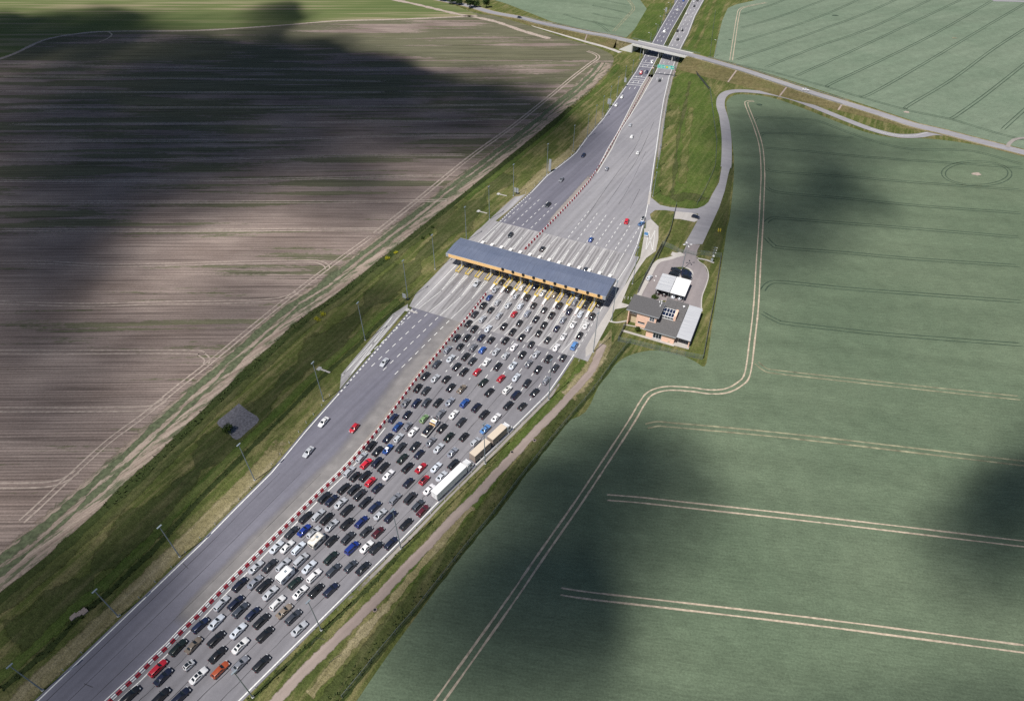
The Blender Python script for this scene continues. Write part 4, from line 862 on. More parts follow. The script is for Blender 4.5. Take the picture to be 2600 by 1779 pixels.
for x0_, x1_, mt, lab in ((49.4, 55.55, 'metal sheet', 'open carport with a ribbed grey sheet roof'), (55.75, 62.0, 'white plastic', 'open carport with a bright white roof')):
    r_ = bl('carport', lab, 'carport'); r_['group'] = 'carports behind the control building'
    q = MB(); q.add([(x0_, 17.0, 3.45), (x1_, 17.0, 3.45), (x1_, 29.0, 3.65), (x0_, 29.0, 3.65), (x0_, 17.0, 3.55), (x1_, 17.0, 3.55), (x1_, 29.0, 3.75), (x0_, 29.0, 3.75)], [(3, 2, 1, 0), (4, 5, 6, 7), (0, 1, 5, 4), (1, 2, 6, 5), (2, 3, 7, 6), (3, 0, 4, 7)], mt)
    if mt == 'metal sheet':
        for i in range(13): y = 17.4+i*.95; q.box(x0_+.02, x1_-.02, y-.05, y+.05, 3.56+(y-17)*.0167, 3.63+(y-17)*.0167, mt)
    q.build('sheet_roof', r_)
    for x in (x0_+.3, x1_-.3):
        for y in (17.3, 23, 28.6):
            q = MB(); q.bar((x, y, .05), (x, y, 3.47), .16, 'galvanised'); q.build('post', r_)
# ------------------------------------------------------------------ lamps, posts, signs, fences, plants
def height_from(b, ty):                                  # mast height whose top reaches survey row ty
    w_ = G(*b); lo, hi = 1.0, 40.0
    for _ in range(40):
        mid = (lo+hi)/2; d_ = Vector((w_.x, w_.y, mid-CH)); z = d_.dot(_F); y = PH/2-CF*d_.dot(_U)/z
        if y > ty: lo = mid
        else: hi = mid
    return lo
def seg_dir(L, p):
    best = (1e18, None, 0, None)
    for a, b in zip(L, L[1:]):
        d_ = b-a; d_.z = 0; l2 = d_.length_squared; t_ = max(0, min(1, (p-a).dot(d_)/l2)); c_ = a+d_*t_; dd = (Vector((p.x, p.y, 0))-Vector((c_.x, c_.y, 0))).length
        if dd < best[0]: best = (dd, d_.normalized(), t_, c_)
    return best
def lamp(b, ty, label, line, heads=1, group='lighting masts along the verges', hmax=21):
    w_ = G(*b); h = min(height_from(b, ty), hmax); d_ = seg_dir(line, w_)[1]; rz = math.atan2(d_.y, d_.x)
    r_ = empty('street_lamp', (w_.x, w_.y, .03), rz); tag(r_, label, 'street lamp', group)
    q = MB(); q.tube((0, 0, 0), (0, 0, h), .17, .10, 'lamp metal', 8); q.build('pole', r_)
    q = MB(); q.box(-.28, .28, -.28, .28, 0, .25, 'concrete'); q.build('base', r_)
    if heads == 1:
        q = MB(); q.box(-.7, .7, -.2, .2, h-.02, h+.14, 'lamp metal'); q.build('lamp_head', r_)
    elif heads == -1:
        q = MB(); q.bar((0, 0, h), (0, 1.8, h+.25), .09, 'lamp metal'); q.build('arm', r_); q = MB(); q.box(-.2, .2, 1.5, 2.5, h+.18, h+.34, 'sign white'); q.build('lamp_head', r_)
    else:
        for k_ in range(heads):
            a = 2*math.pi*k_/heads+.4; q = MB(); q.bar((0, 0, h), (1.5*math.cos(a), 1.5*math.sin(a), h+.15), .09, 'lamp metal'); e_ = Vector((1.5*math.cos(a), 1.5*math.sin(a), h+.2)); t_ = Vector((math.cos(a), math.sin(a), 0)); q.obox(e_, t_*.5, Vector((-t_.y, t_.x, 0))*.22, Vector((0, 0, .07)), 'sign white'); q.build('lamp_head', r_)
    return r_
LV = [((109, 1752), 1690), ((301, 1564.5), 1500), ((457, 1413), 1337), ((647, 1219), 1129), ((821.8, 1017.5), 921), ((927.5, 863.8), 769), ((1036, 758.8), 662), ((1105, 684), 597), ((1184.6, 610.8), 526), ((1242.8, 557.2), 474), ((1303.6, 497.9), 418), ((1388, 444), 366)]
for i, (b, ty) in enumerate(LV): lamp(b, ty, f'lighting mast on the grassy left verge, {side[i]} up from the bottom left corner' if i else 'lighting mast nearest the bottom left corner of the left verge', LEW)
LN = [((1454.6, 385), 319), ((1490.4, 350.5), 291), ((1510.5, 323.5), 268), ((1528.4, 301.7), 245), ((1546.5, 277), 220), ((1566, 246), 196), ((1587.4, 197), 169), ((1605, 186), 154), ((1624, 152), 119)]
for i, (b, ty) in enumerate(LN): lamp(b, ty, f'slim lighting mast between the plaza and the bridge, {side[i]} up the left verge', LEW)
for i, (b, ty) in enumerate([((1650.4, 108.6), 85), ((1669, 80), 63), ((1679.8, 60), 43), ((1689.7, 40), 26), ((1700, 28), 9)]):
    lamp(b, ty, f'arm lamp on the left verge beyond the bridge, {side[i]} past it', LEW, -1)
RV = [((642.5, 1769.5), 1706), ((816, 1599.5), 1527), ((1018, 1392.5), 1295), ((1232, 1177.5), 1076), ((1393, 1015), 914), ((1506, 894.5), 796), ((1553, 814), 715), ((1605.7, 721), 629)]
RVL = ['at the bottom edge of the picture', 'beside the last silver cars', 'beside the dark red estate car', 'next to the beige lorry', 'above the two lorries, short of the concrete lanes', 'at the edge of the concrete lanes', 'between the canopy and the salmon building', 'on the grass strip behind the canopy corner']
for i, (b, ty) in enumerate(RV): lamp(b, ty, f'lighting mast on the right verge {RVL[i]}', REW)
for i, (b, ty) in enumerate([((1657, 499), 438), ((1668.3, 427.4), 370), ((1676, 378), 325), ((1682.5, 330), 281), ((1689, 288), 243), ((1696, 250), 208)]): lamp(b, ty, f'lighting mast right of the upper carriageway, {side[i]} up from the slip road mouth', REW)
lamp((1731, 686), 622, 'four armed lamp standing on the planted island of the yard', REW, 4, hmax=14)
lamp((1814, 145), 91, 'arm lamp on the right hand verge beyond the bridge', REW, -1, hmax=12)
# guide posts
GPL = [(161, 1701), (208, 1657), (307, 1562), (354, 1518), (395, 1478), (436, 1440), (471, 1403), (509, 1367), (547, 1331), (607, 1269), (637, 1240), (690, 1179), (712, 1155), (735, 1125), (759, 1098), (778, 1074), (796, 1053), (817, 1030), (837, 1005)]
GPN = [(1335, 490), (1357.6, 472), (1368.5, 463.5), (1379, 453), (1390, 445), (1411.5, 428.7), (1422, 419.6), (1432.5, 412), (1442.5, 404), (1451, 394.6), (1458.3, 387), (1471.5, 372), (1484, 358), (1493, 346), (1500, 337), (1505.5, 331), (1515.7, 318), (1524, 304), (1532, 293), (1541.5, 283), (1549.6, 272), (1554.8, 265), (1566, 248), (1580, 228)]
GPR = [(650, 1746), (703.7, 1692), (753.7, 1643), (800, 1596), (847, 1549.5), (892.5, 1504.5), (935.5, 1462), (977, 1419.5), (1055.5, 1340), (1094, 1304), (1129.5, 1270), (1164, 1236), (1197.5, 1199), (1227, 1170), (1262, 1135), (1291, 1102), (1319, 1076), (1346, 1049), (1372.5, 1021), (1470, 917)]
gp0 = None
NUM = side+('twenty-ninth', 'thirtieth')
for nm, L_, line in (('left verge below the plaza', GPL, LEW), ('left verge above the plaza', GPN, LEW), ('right verge of the queue', GPR, REW)):
    for i, px in enumerate(L_):
        w_ = G(*px)
        if gp0 is None:
            gp0 = empty('guide_post', w_); q = MB(); q.add([(-.07, -.06, 0), (.07, -.06, 0), (.07, .06, 0), (-.07, .06, 0), (-.07, -.06, 1.15), (.07, -.06, 1.15), (.07, .06, 1.02), (-.07, .06, 1.02)], [(0, 1, 5, 4), (1, 2, 6, 5), (2, 3, 7, 6), (3, 0, 4, 7), (4, 5, 6, 7)], 'white plastic'); q.build('post', gp0)
            q = MB(); q.box(-.075, .075, -.065, .065, .72, .88, 'signal black'); q.build('reflector_band', gp0); o = gp0
        else: o = copy_tree(gp0)
        d_ = seg_dir(line, w_)[1]; o.location = w_; o.rotation_euler.z = math.atan2(d_.y, d_.x)
        tag(o, f'small white guide post, {NUM[i]} up the {nm}', 'guide post', 'white guide posts beside the road')

def board(px, w, z0, z1, label, face, front='grey panel', legs=2, name='road_sign', extra=None):
    w_ = G(*px); r_ = empty(name, w_, face); tag(r_, label, 'sign')
    q = MB(); q.box(-w/2, w/2, -.04, .04, z0, z1, front); q.build('panel', r_)
    q = MB()
    for sx in ((-1, 1) if legs == 2 else (0,)): q.tube((sx*w*.32, 0, 0), (sx*w*.32, 0, z1-.1), .06, .06, 'galvanised', 6)
    q.build('post', r_); return r_
board((1028, 764), 1.7, 1.6, 3.9, 'grey back of a road sign by the left pad corner', VA)
board((1395.5, 437), 1.5, .3, 7.6, 'tall narrow grey information board on the left verge', VA)
board((1311, 493), 2.4, 1.0, 3.6, 'low grey twin panel sign beside the left pad', VA)
board((1546, 272), 2.6, 2.0, 5.4, 'grey back of a square direction sign on the left verge', VA)
board((1585.8, 221), 1.6, 3.2, 6.2, 'grey back of a direction sign nearest the bridge', VA)
board((1689.5, 38), 1.6, 2.5, 6.0, 'grey back of a sign on the far left verge', VA)
r_ = board((1639.5, 602), 1.9, .6, 2.6, 'small blue sign facing the lay-by with the hatched bay', VA, 'sign blue')
q = MB(); q.box(-.95, .95, -.05, -.042, .6, 1.1, 'sign white'); q.build('white_band', r_)
board((1823, 589), .9, .2, 1.9, 'left one of two bright yellow boards on the grass bank', R(-75), 'sign yellow', 2, 'yellow_board'); board((1828, 589), .9, .2, 1.9, 'right one of two bright yellow boards on the grass bank', R(-75), 'sign yellow', 2, 'yellow_board')
for i, x in enumerate((1586, 1594.5, 1602)):
    w_ = G(x, 758+i); r_ = empty('bollard', w_); tag(r_, f'white bollard on grass by the building, {side[i]} from left', 'bollard', 'white bollards by the building')
    q = MB(); q.tube((0, 0, 0), (0, 0, 1.2), .13, .12, 'white plastic', 8); q.build('post', r_); q = MB(); q.tube((0, 0, 1.2), (0, 0, 1.28), .12, .05, 'white plastic', 8); q.build('cap', r_)
# overhead gantry
ga, gb = G(1659, 190), G(1711.5, 195.5); grz, gL = frame(ga, gb)
gr = empty('sign_gantry', ga, grz); tag(gr, 'overhead gantry with two green direction signs across the right carriageway', 'gantry')
GT = height_from((1711.5, 195.5), 172.5)
q = MB(); q.tube((0, 0, 0), (0, 0, GT+.3), .28, .22, 'galvanised', 8); q.build('post', gr); q = MB(); q.tube((gL, 0, 0), (gL, 0, GT+1.2), .28, .2, 'galvanised', 8); q.build('post', gr)
q = MB()
for y in (-.35, .35):
    for z in (GT-.6, GT+.1): q.bar((0, y, z), (gL, y, z), .12, 'galvanised')
for i in range(14): x = gL*i/13; q.bar((x, -.35, GT-.6), (x+gL/13 if i < 13 else x, -.35, GT+.1), .07, 'galvanised')
q.build('truss', gr)
for x0_, x1_, z0_, z1_, lay in ((.13*gL, .5*gL, GT-1.2, GT+1.3, 0), (.515*gL, .93*gL, GT-1.2, GT+1.3, 1)):
    q = MB(); q.box(x0_, x1_, -.55, -.42, z0_, z1_, 'sign green'); pn = q.build('sign_panel', gr)
    q = MB(); y = -.57
    e = .09
    for a, b, c_, d_ in ((x0_, x1_, z0_, z0_+e), (x0_, x1_, z1_-e, z1_), (x0_, x0_+e, z0_, z1_), (x1_-e, x1_, z0_, z1_)): q.box(a, b, y, y+.02, c_, d_, 'sign white')
    def arrow(cx, cz, s_, ang):
        c2, s2 = math.cos(ang), math.sin(ang); tr = lambda p: (cx+s_*(p[0]*c2-p[1]*s2), y-.01, cz+s_*(p[0]*s2+p[1]*c2))
        q.add([tr(p) for p in ((-.09, -.5), (.09, -.5), (.09, .1), (-.09, .1))], [(0, 1, 2, 3)], 'sign white'); q.add([tr(p) for p in ((-.32, .08), (.32, .08), (0, .55))], [(0, 1, 2)], 'sign white')
    if lay == 0:
        q.box(x0_+.5, x0_+1.9, y, y+.02, z0_+.5, z1_-.6, 'sign white'); q.box(x0_+.62, x0_+1.78, y-.01, y+.01, z0_+.62, z1_-.72, 'sign green')
        for z in (.6, 1.4): q.box(x0_+2.3, x0_+3.9, y, y+.02, z0_+z, z0_+z+.28, 'sign white')
        arrow(x1_-.7, z0_+1.2, 1.5, 0)
    else:
        q.box(x0_+.4, x0_+1.9, y, y+.02, z0_+.6, z0_+1.8, 'sign yellow')
        for z, w_ in ((.4, 1.6), (1.0, 2.0), (1.6, 1.4)): q.box(x0_+2.2, x0_+2.2+w_, y, y+.02, z0_+z, z0_+z+.26, 'sign white')
        arrow(x1_-1.1, z0_+1.25, 1.7, -.9)
    q.build('sign_face', pn)
for px, s_, lab in (((1656, 187), 4.0, 'round white sign on a post in the grassy median'), ((1712.6, 192), 2.6, 'round white sign at the foot of the gantry post')):
    w_ = G(*px); r_ = empty('road_sign', w_, VA); tag(r_, lab, 'sign'); q = MB(); q.tube((0, 0, 0), (0, 0, s_), .06, .06, 'galvanised', 6); q.build('post', r_)
    q = MB(); q.tube((0, -.05, s_), (0, -.1, s_), .62, .62, 'sign red', 18); q.tube((0, -.1, s_), (0, -.115, s_), .48, .48, 'sign white', 18); q.build('disc', r_)

# fences
def fence(L, h, label, step, pm='galvanised', mm='wire mesh', pw=.09, gate=False, rails=(0.0, 1.0), name='fence'):
    a = L[0].copy(); rt = empty(name, a); tag(rt, label, 'fence')
    q = MB(); rq = MB()
    for p1, p2 in zip(L, L[1:]):
        d_ = p2-p1; nn = Vector((-d_.y, d_.x, 0)).normalized()*.012
        x1, x2 = p1-a, p2-a; U_ = Vector((0, 0, 1))
        q.add([x1+U_*.05, x2+U_*.05, x2+U_*h, x1+U_*h], [(0, 1, 2, 3)], mm)
        for r__ in rails: rq.bar(x1+U_*(.06+r__*(h-.08)), x2+U_*(.06+r__*(h-.08)), .05, pm)
    q.build('mesh_panel', rt)
    if rails: rq.build('rail', rt)
    tot = sum((b-a_).length for a_, b in zip(L, L[1:])); n_ = max(2, min(95, int(tot/step))); pq = None; acc = []; 
    for p1, p2 in zip(L, L[1:]): acc.append((p1, p2, (p2-p1).length))
    for i in range(n_+1):
        s_ = tot*i/n_
        for p1, p2, ln in acc:
            if s_ <= ln+1e-6: w_ = p1.lerp(p2, min(1, s_/ln)); break
            s_ -= ln
        if pq is None:
            mb = MB(); mb.bar((0, 0, 0), (0, 0, h+.1), pw, pm); pq = mb.build('post', rt); pq.location = w_-a
        else:
            c_ = pq.copy(); COL.objects.link(c_); c_.parent = rt; c_.location = w_-a
    return rt
fz = lambda px: [p+Vector((0, 0, .04)) for p in wl(px, 3)]
fence(fz(FR[1:]), 2.0, 'long wire fence between the right verge and the wheat field', 6.0, 'galvanised', 'wire mesh', .1, rails=(1.0,))
CP_ = lambda pts: GL(tile(1500, 580, 4.543, pts))
fence(CP_([(822, 195), (700, 420), (620, 575), (538, 750)]), 2.3, 'dense grey fence between the plaza and the yard', 2.5, 'galvanised', 'dense panel', .1)
fence(CP_([(398, 1115), (355, 1205), (310, 1300)]), 2.3, 'short dense grey fence left of the salmon building', 2.5, 'galvanised', 'dense panel', .1)
fence(CP_([(310, 1300), (460, 1325), (700, 1385), (1020, 1460), (1285, 1510)]), 2.3, 'green mesh fence below the salmon building', 3.0, 'galvanised', 'wire mesh', .1)
fence(CP_([(1290, 1505), (1350, 1180), (1420, 830), (1470, 520), (1498, 330)]), 2.3, 'green mesh fence between the compound and the wheat', 3.0, 'galvanised', 'dense panel', .1)
fence(CP_([(1498, 330), (1380, 320), (1260, 300), (1222, 318)]), 2.3, 'green mesh fence right of the compound gate', 3.0, 'galvanised', 'wire mesh', .1)
fence(CP_([(822, 195), (930, 235), (1000, 272)]), 2.3, 'green mesh fence left of the compound gate', 3.0, 'galvanised', 'wire mesh', .1)
fence(CP_([(1000, 272), (1080, 288)]), 1.9, 'grey bar gate leaf standing open at the compound', .5, 'galvanised', 'wire mesh', .07, name='gate'); fence(CP_([(1085, 283), (1215, 318)]), 1.9, 'long grey sliding gate across the compound entrance', 1.2, 'galvanised', 'wire mesh', .07, name='gate')
C15 = lambda pts: GL(tile(1560, 420, 7.747, pts))
fence(C15([(1215, 780), (1190, 880), (1120, 1200), (1070, 1370), (940, 1640), (850, 1830)]), 2.0, 'green mesh fence from the slip road down to the yard', 3.0, 'galvanised', 'dense panel', .1)
fence(C15([(1620, 780), (1745, 560), (1850, 340), (1935, 150), (1980, 0)])+GL([(1819, 361), (1810, 293), (1802, 226)]), 1.8, 'thin green fence on the grass bank beside the local road', 4.0, 'galvanised', 'wire mesh', .1, rails=(1.0,))
fence(GL([(1802, 145), (1808, 90), (1816, 30)]), 1.8, 'thin green fence on the far right verge beyond the bridge', 5.0, 'galvanised', 'wire mesh', .1, rails=(1.0,))
fence(GL([(1763, 182), (1781, 204), (1800, 228)]), 1.6, 'dark solid fence dropping from the bridge end', 2.0, 'signal black', 'dense panel', .3)
# measuring mast with cabinets
w_ = G(1500+1392/4.543, 580+385/4.543); r_ = empty('weather_mast', w_, VA); tag(r_, 'weather mast with instruments and grey cabinet beside the compound gate', 'mast')
q = MB(); q.tube((0, 0, 0), (0, 0, 8.2), .14, .08, 'lamp metal', 8); q.build('pole', r_); q = MB(); q.box(-.5, .5, -.3, .3, 0, 1.6, 'grey panel'); q.build('cabinet', r_)
for z in (5, 6.3, 7.6): q = MB(); q.bar((-.8, 0, z), (.8, 0, z), .07, 'lamp metal'); q.box(.65, .95, -.12, .12, z-.1, z+.3, 'sign white'); q.build('sensor_arm', r_)
q = MB(); q.tube((.3, -.45, 3.6), (.3, -.6, 3.6), .5, .5, 'sign white', 12); q.build('dish', r_)
# culverts at the pads, manholes
for px, lab, an in (((1060, 795), 'pale concrete gutter outlet by the upper corner of the left pad', 0), ((838, 946), 'pale concrete gutter outlet by the lower corner of the left pad', 0), ((1287, 498), 'pale concrete gutter outlet below the upper left pad', 0), ((1237, 542), 'pale concrete gutter outlet on the left verge near the canopy', 0)):
    w_ = G(*px); r_ = empty('gutter_outlet', w_, VA); tag(r_, lab, 'drain', 'gutter outlets of the left pads'); q = MB(); q.box(-4.2, 0, -.35, .35, .02, .16, 'kerb concrete'); q.build('channel', r_); q = MB(); q.box(-5.6, -4.2, -.9, .9, .02, .24, 'concrete'); q.build('outfall', r_)
w_ = G(203, 1564); r_ = empty('culvert', w_, R(40)); tag(r_, 'broken stone culvert head in the left ditch', 'culvert')
for i in range(6): q = MB(); a, b = random.uniform(-1.5, 1.5), random.uniform(-1.1, 1.1); q.obox((a, b, .2), Vector((.7, .2, .05)), Vector((-.12, .5, .04)), Vector((0, 0, .22)), 'dirt track'); q.build('stone', r_)
for px, lab in (((1591, 1291), ''),): pass
for px, lab in (((1357, 1118), 'round manhole cover in the grass beside the dirt track above the lorries'), ((1300, 1148), 'round manhole cover on the dirt track beside the beige lorry'), ((952, 1548), 'pale stone heap on the grass beside the lower dirt track')):
    w_ = G(*px); r_ = empty('manhole', w_); tag(r_, lab, 'manhole'); q = MB(); q.tube((0, 0, .06), (0, 0, .22), .62, .6, 'dirt track', 14); q.build('ring', r_); q = MB(); q.tube((0, 0, .22), (0, 0, .26), .4, .4, 'signal black', 12); q.build('cover', r_)
# plants
def leaves(q, c, rad, n_, size, m, seed, flat=1.0):
    rnd = random.Random(seed)
    lob = [(Vector((rnd.uniform(-.55, .55)*rad, rnd.uniform(-.55, .55)*rad, rnd.uniform(-.4, .55)*rad*flat)), rnd.uniform(.4, .68)*rad) for _ in range(9)]
    for _ in range(n_):
        lc, lr = rnd.choice(lob); d_ = Vector((rnd.gauss(0, 1), rnd.gauss(0, 1), rnd.gauss(0, 1))).normalized()*lr*rnd.uniform(.55, 1.08); d_.z *= flat
        p = c+lc+d_; n1 = Vector((rnd.gauss(0, 1), rnd.gauss(0, 1), rnd.gauss(.5, 1))).normalized(); t1 = n1.orthogonal().normalized(); t2 = n1.cross(t1); s_ = size*rnd.uniform(.6, 1.3)
        q.add([p-t1*s_, p-t2*s_*.6, p+t1*s_, p+t2*s_*.6], [(0, 1, 2, 3)], m)
def tree(px, h, rad, label, seed, group='trees along the country road'):
    w_ = G(*px); r_ = empty('tree', w_); tag(r_, label, 'tree', group)
    q = MB(); q.tube((0, 0, 0), (.1, 0, h*.5), .28, .16, 'bark', 8); rnd = random.Random(seed)
    for i in range(5): a = i*1.3; q.tube((.05, 0, h*(.3+.05*i)), (math.cos(a)*rad*.6, math.sin(a)*rad*.6, h*(.55+.06*i)), .1, .04, 'bark', 5)
    q.build('trunk', r_); q = MB(); leaves(q, Vector((0, 0, h*.6)), rad, 1500, .42, 'tree leaf', seed, h*.42/rad); q.build('crown', r_)
for i, (px, h, rad, lab) in enumerate([((1122, 3), 6, 4, 'leftmost small tree at the upper edge of the picture'), ((1148, 11), 7, 4.6, 'broad low tree just left of the road bend'), ((1165, 13), 6, 4, 'bushy tree left of the road, second from its bend'), ((1184, 7), 8, 4.2, 'tree on the far side of the country road'), ((1196, 21), 9, 5.2, 'largest tree standing in front of the country road'), ((1209, 19), 6, 4, 'low bushy tree right beside the largest roadside tree'), ((1235, 20), 9, 3.0, 'slim upright tree alone beyond the country road')]): tree(px, h, rad, lab, 40+i)
def shrub(px, h, rad, label, seed, m='shrub leaf', n_=500, size=.22, group=None, name='shrub'):
    w_ = G(*px); r_ = empty(name, w_); tag(r_, label, 'shrub', group); q = MB(); q.tube((0, 0, 0), (0, 0, h*.5), .06, .03, 'bark', 5); q.build('stem', r_); q = MB(); leaves(q, Vector((0, 0, h*.55)), rad, n_, size, m, seed, h*.5/rad); q.build('foliage', r_)
shrub((582, 1096), 3.2, 1.7, 'dark green bush at the edge of the grey stone patch', 5, n_=900)
shrub((1500+540/4.543, 580+1190/4.543), 2.4, 1.0, 'small dark conifer on the lawn below the salmon building', 6)
shrub((1500+735/4.543, 580+800/4.543), 1.4, 1.6, 'low dark shrub between the carport and the building', 7)
for i, (x, y, r__) in enumerate([(985, 657, 1.5), (1005, 643, 1.2), (1098, 578, .9), (806, 812, 1.6), (822, 800, 1.5), (1092, 597, .8), (1073, 606, .8)]): shrub((x, y), .9, r__, ('yellow flowering clump on the left verge, left of the nearer two', 'smaller yellow flowering clump beside the first', 'small dark bush near the top of the left verge', 'yellow flowering clump on the verge opposite the left pad', 'yellow clump just above the one opposite the pad', 'tiny dark bush on the left verge above the canopy', 'tiny dark bush left of the canopy end')[i], 60+i, 'yellow flower' if i in (0, 1, 3, 4) else 'shrub leaf', 260, .16)
gq_ = MB(); rnd = random.Random(3)                        # dark reed clumps along the ditch edges
for L_, n_, off_, hh in ((wl(SOILEDGE[3:15], 4), 420, (-3.2, .3), .6), (wl(LD, 4), 150, (-1.0, 1.0), .4), (wl(FR, 4), 260, (.2, 3.0), .5), (wl(RD, 4), 160, (-.9, .9), .35)):
    for _ in range(n_):
        i = rnd.randrange(len(L_)-1); p = L_[i].lerp(L_[i+1], rnd.random()); t_ = (L_[i+1]-L_[i]).normalized(); p = p+Vector((-t_.y, t_.x, 0))*rnd.uniform(*off_)
        for k_ in range(3):
            a = rnd.uniform(0, 6.28); h = hh*rnd.uniform(.5, 1.4); w__ = .22; d_ = Vector((math.cos(a), math.sin(a), 0)); e_ = Vector((-d_.y, d_.x, 0))
            gq_.add([p-e_*w__, p+e_*w__, p+d_*h*.5+e_*w__*.4+Vector((0, 0, h)), p+d_*h*.5-e_*w__*.4+Vector((0, 0, h))], [(0, 1, 2, 3)], 'reed leaf')
o = gq_.build('tall_grass'); o['kind'] = 'stuff'; tag(o, 'tall dark grass tufts along the ditches and fence line', 'grass')
# ------------------------------------------------------------------ vehicles
def ring(x, w, zb, zt, crown=.03):
    return [(x, -w*.86, zb), (x, -w, zb+.17), (x, -w*1.0, zb+(zt-zb)*.62), (x, -w*.93, zt-.03), (x, -w*.55, zt+crown*.7), (x, 0, zt+crown), (x, w*.55, zt+crown*.7), (x, w*.93, zt-.03), (x, w*1.0, zb+(zt-zb)*.62), (x, w, zb+.17), (x, w*.86, zb)]
def lerp3(a, b, t_): return tuple(a[i]+(b[i]-a[i])*t_ for i in range(3))
# length, width, height, bonnet edge z, cowl z, belt z, tail z, x of: windscreen base, windscreen top, roof end, rear glass base ; wheel radius
CT = dict(
 h=(4.15, 1.76, 1.49, .74, .98, 1.0, .96, .95, .30, -1.50, -1.92, .31), s=(4.62, 1.80, 1.45, .72, .95, .98, 1.0, .92, .22, -1.05, -1.62, .32),
 e=(4.66, 1.80, 1.48, .74, .97, .99, .98, 1.0, .32, -1.82, -2.18, .32), u=(4.55, 1.88, 1.70, .92, 1.10, 1.12, 1.1, .98, .42, -1.75, -2.12, .36),
 v=(4.75, 1.90, 1.88, .95, 1.15, 1.15, 1.12, 1.35, .72, -2.05, -2.25, .34), m=(2.70, 1.58, 1.53, .86, 1.02, 1.02, 1.05, .85, .30, -.85, -1.22, .29))
def car_proto(tp):
    L, Wd, H, zf, zc, zbelt, zt, xb, xt, xr, xg, wr = CT[tp]; h = L/2; w = Wd/2; zb = .20
    mb = MB()
    st = [(h, .62, .34, zf-.22), (h-.05, .78, .24, zf-.12), (h-.22, .92, zb, zf), (h-.8 if tp not in 'm' else h-.4, .985, zb, (zf+zc)/2+.03), (xb, 1, zb, zc), (0, 1, zb, zbelt), (xr, 1, zb, zbelt), (xg-.02, .985, zb, zt), (-h+.12, .94, zb, zt-.05), (-h+.03, .84, .28, zt-.22), (-h, .74, .36, zt-.4)]
    rings = [ring(x, w*k_, a, b, .03) for x, k_, a, b in st]
    n_ = len(rings[0]); vs = [p for r_ in rings for p in r_]
    fs = [(i*n_+j, i*n_+(j+1) % n_, (i+1)*n_+(j+1) % n_, (i+1)*n_+j) for i in range(len(rings)-1) for j in range(n_)]
    fs += [tuple(range(n_))[::-1], tuple(range((len(rings)-1)*n_, len(rings)*n_))]
    mb.add(vs, fs, 'trim black')
    # cabin: belt ring, roof edge ring, crowned roof
    def cab(xf, xk, wf, wk, z): return [(xf, -wf*.82, z), (xf-.08, -wf, z), (xk+.08, -wk, z), (xk, -wk*.82, z), (xk, wk*.82, z), (xk+.08, wk, z), (xf-.08, wf, z), (xf, wf*.82, z)]
    b0 = cab(xb, xg, w*.90, w*.88, zbelt-.03); b1 = cab(xt, xr, w*.70, w*.68, H-.05); b2 = cab(xt-.10, xr+.12, w*.58, w*.56, H); b3 = [((xt+xr)/2+.6, 0, H+.03), ((xt+xr)/2-.6, 0, H+.03)]
    vs = b0+b1+b2+b3; fs = [(j, (j+1) % 8, 8+(j+1) % 8, 8+j) for j in range(8)]+[(8+j, 8+(j+1) % 8, 16+(j+1) % 8, 16+j) for j in range(8)]
    fs += [(16, 17, 24), (17, 18, 25, 24), (18, 19, 25), (19, 20, 25), (20, 21, 25), (21, 22, 24, 25), (22, 23, 24), (23, 16, 24)]
    mb.add(vs, [tuple(reversed(f_)) for f_ in fs], 'trim black')
    bmm = mb.build('body', None, 38)
    bm = bmesh.new(); bm.from_mesh(bmm.data); bmesh.ops.recalc_face_normals(bm, faces=bm.faces); bm.to_mesh(bmm.data); bm.free()
    parts = {'body': [bmm]}
    def quad(name, A, B, C, D, lo, hi, s0, s1, split=(), out=.015, bul=0.0):
        q = MB(); N_ = (Vector(B)-Vector(A)).cross(Vector(D)-Vector(A)).normalized()
        def pt(s_, t_): return Vector(lerp3(lerp3(A, B, s_), lerp3(D, C, s_), t_))
        ed = [s0]+[x for c_ in split for x in (c_-.018, c_+.018)]+[s1]
        if N_.dot(pt(.5, .5)-Vector((0, 0, .7))) < 0: N_ = -N_
        k_ = 6 if bul else 1
        for i in range(0, len(ed), 2):
            vs = []
            for a in range(k_+1):
                for b in range(k_+1):
                    s_, t_ = a/k_, b/k_; vs.append(pt(ed[i]+(ed[i+1]-ed[i])*s_, lo+(hi-lo)*t_)+N_*(out+bul*(1-(2*t_-1)**2)*(1-.6*(2*s_-1)**2)))
            e1, e2 = vs[k_+1]-vs[0], vs[1]-vs[0]
            fs = [(a*(k_+1)+b, (a+1)*(k_+1)+b, (a+1)*(k_+1)+b+1, a*(k_+1)+b+1) for a in range(k_) for b in range(k_)]
            if e1.cross(e2).dot(N_) < 0: fs = [f_[::-1] for f_ in fs]
            q.add(vs, fs, 'car glass')
        parts.setdefault(name, []).append(q.build(name, None, 60 if bul else None))
    quad('windscreen', b0[0], b0[7], b1[7], b1[0], .06, .97, .03, .97, bul=.05)
    quad('rear_window', b0[3], b0[4], b1[4], b1[3], .22 if tp != 's' else .12, .92, .07, .93, bul=.055)
    sp = (.42, .72) if tp in 'euv' else ((.47,) if tp != 'm' else ())
    quad('side_window', b0[1], b0[2], b1[2], b1[1], .1, .9, .1 if tp != 'v' else .06, .93, sp); quad('side_window', b0[6], b0[5], b1[5], b1[6], .1, .9, .1, .93, sp)
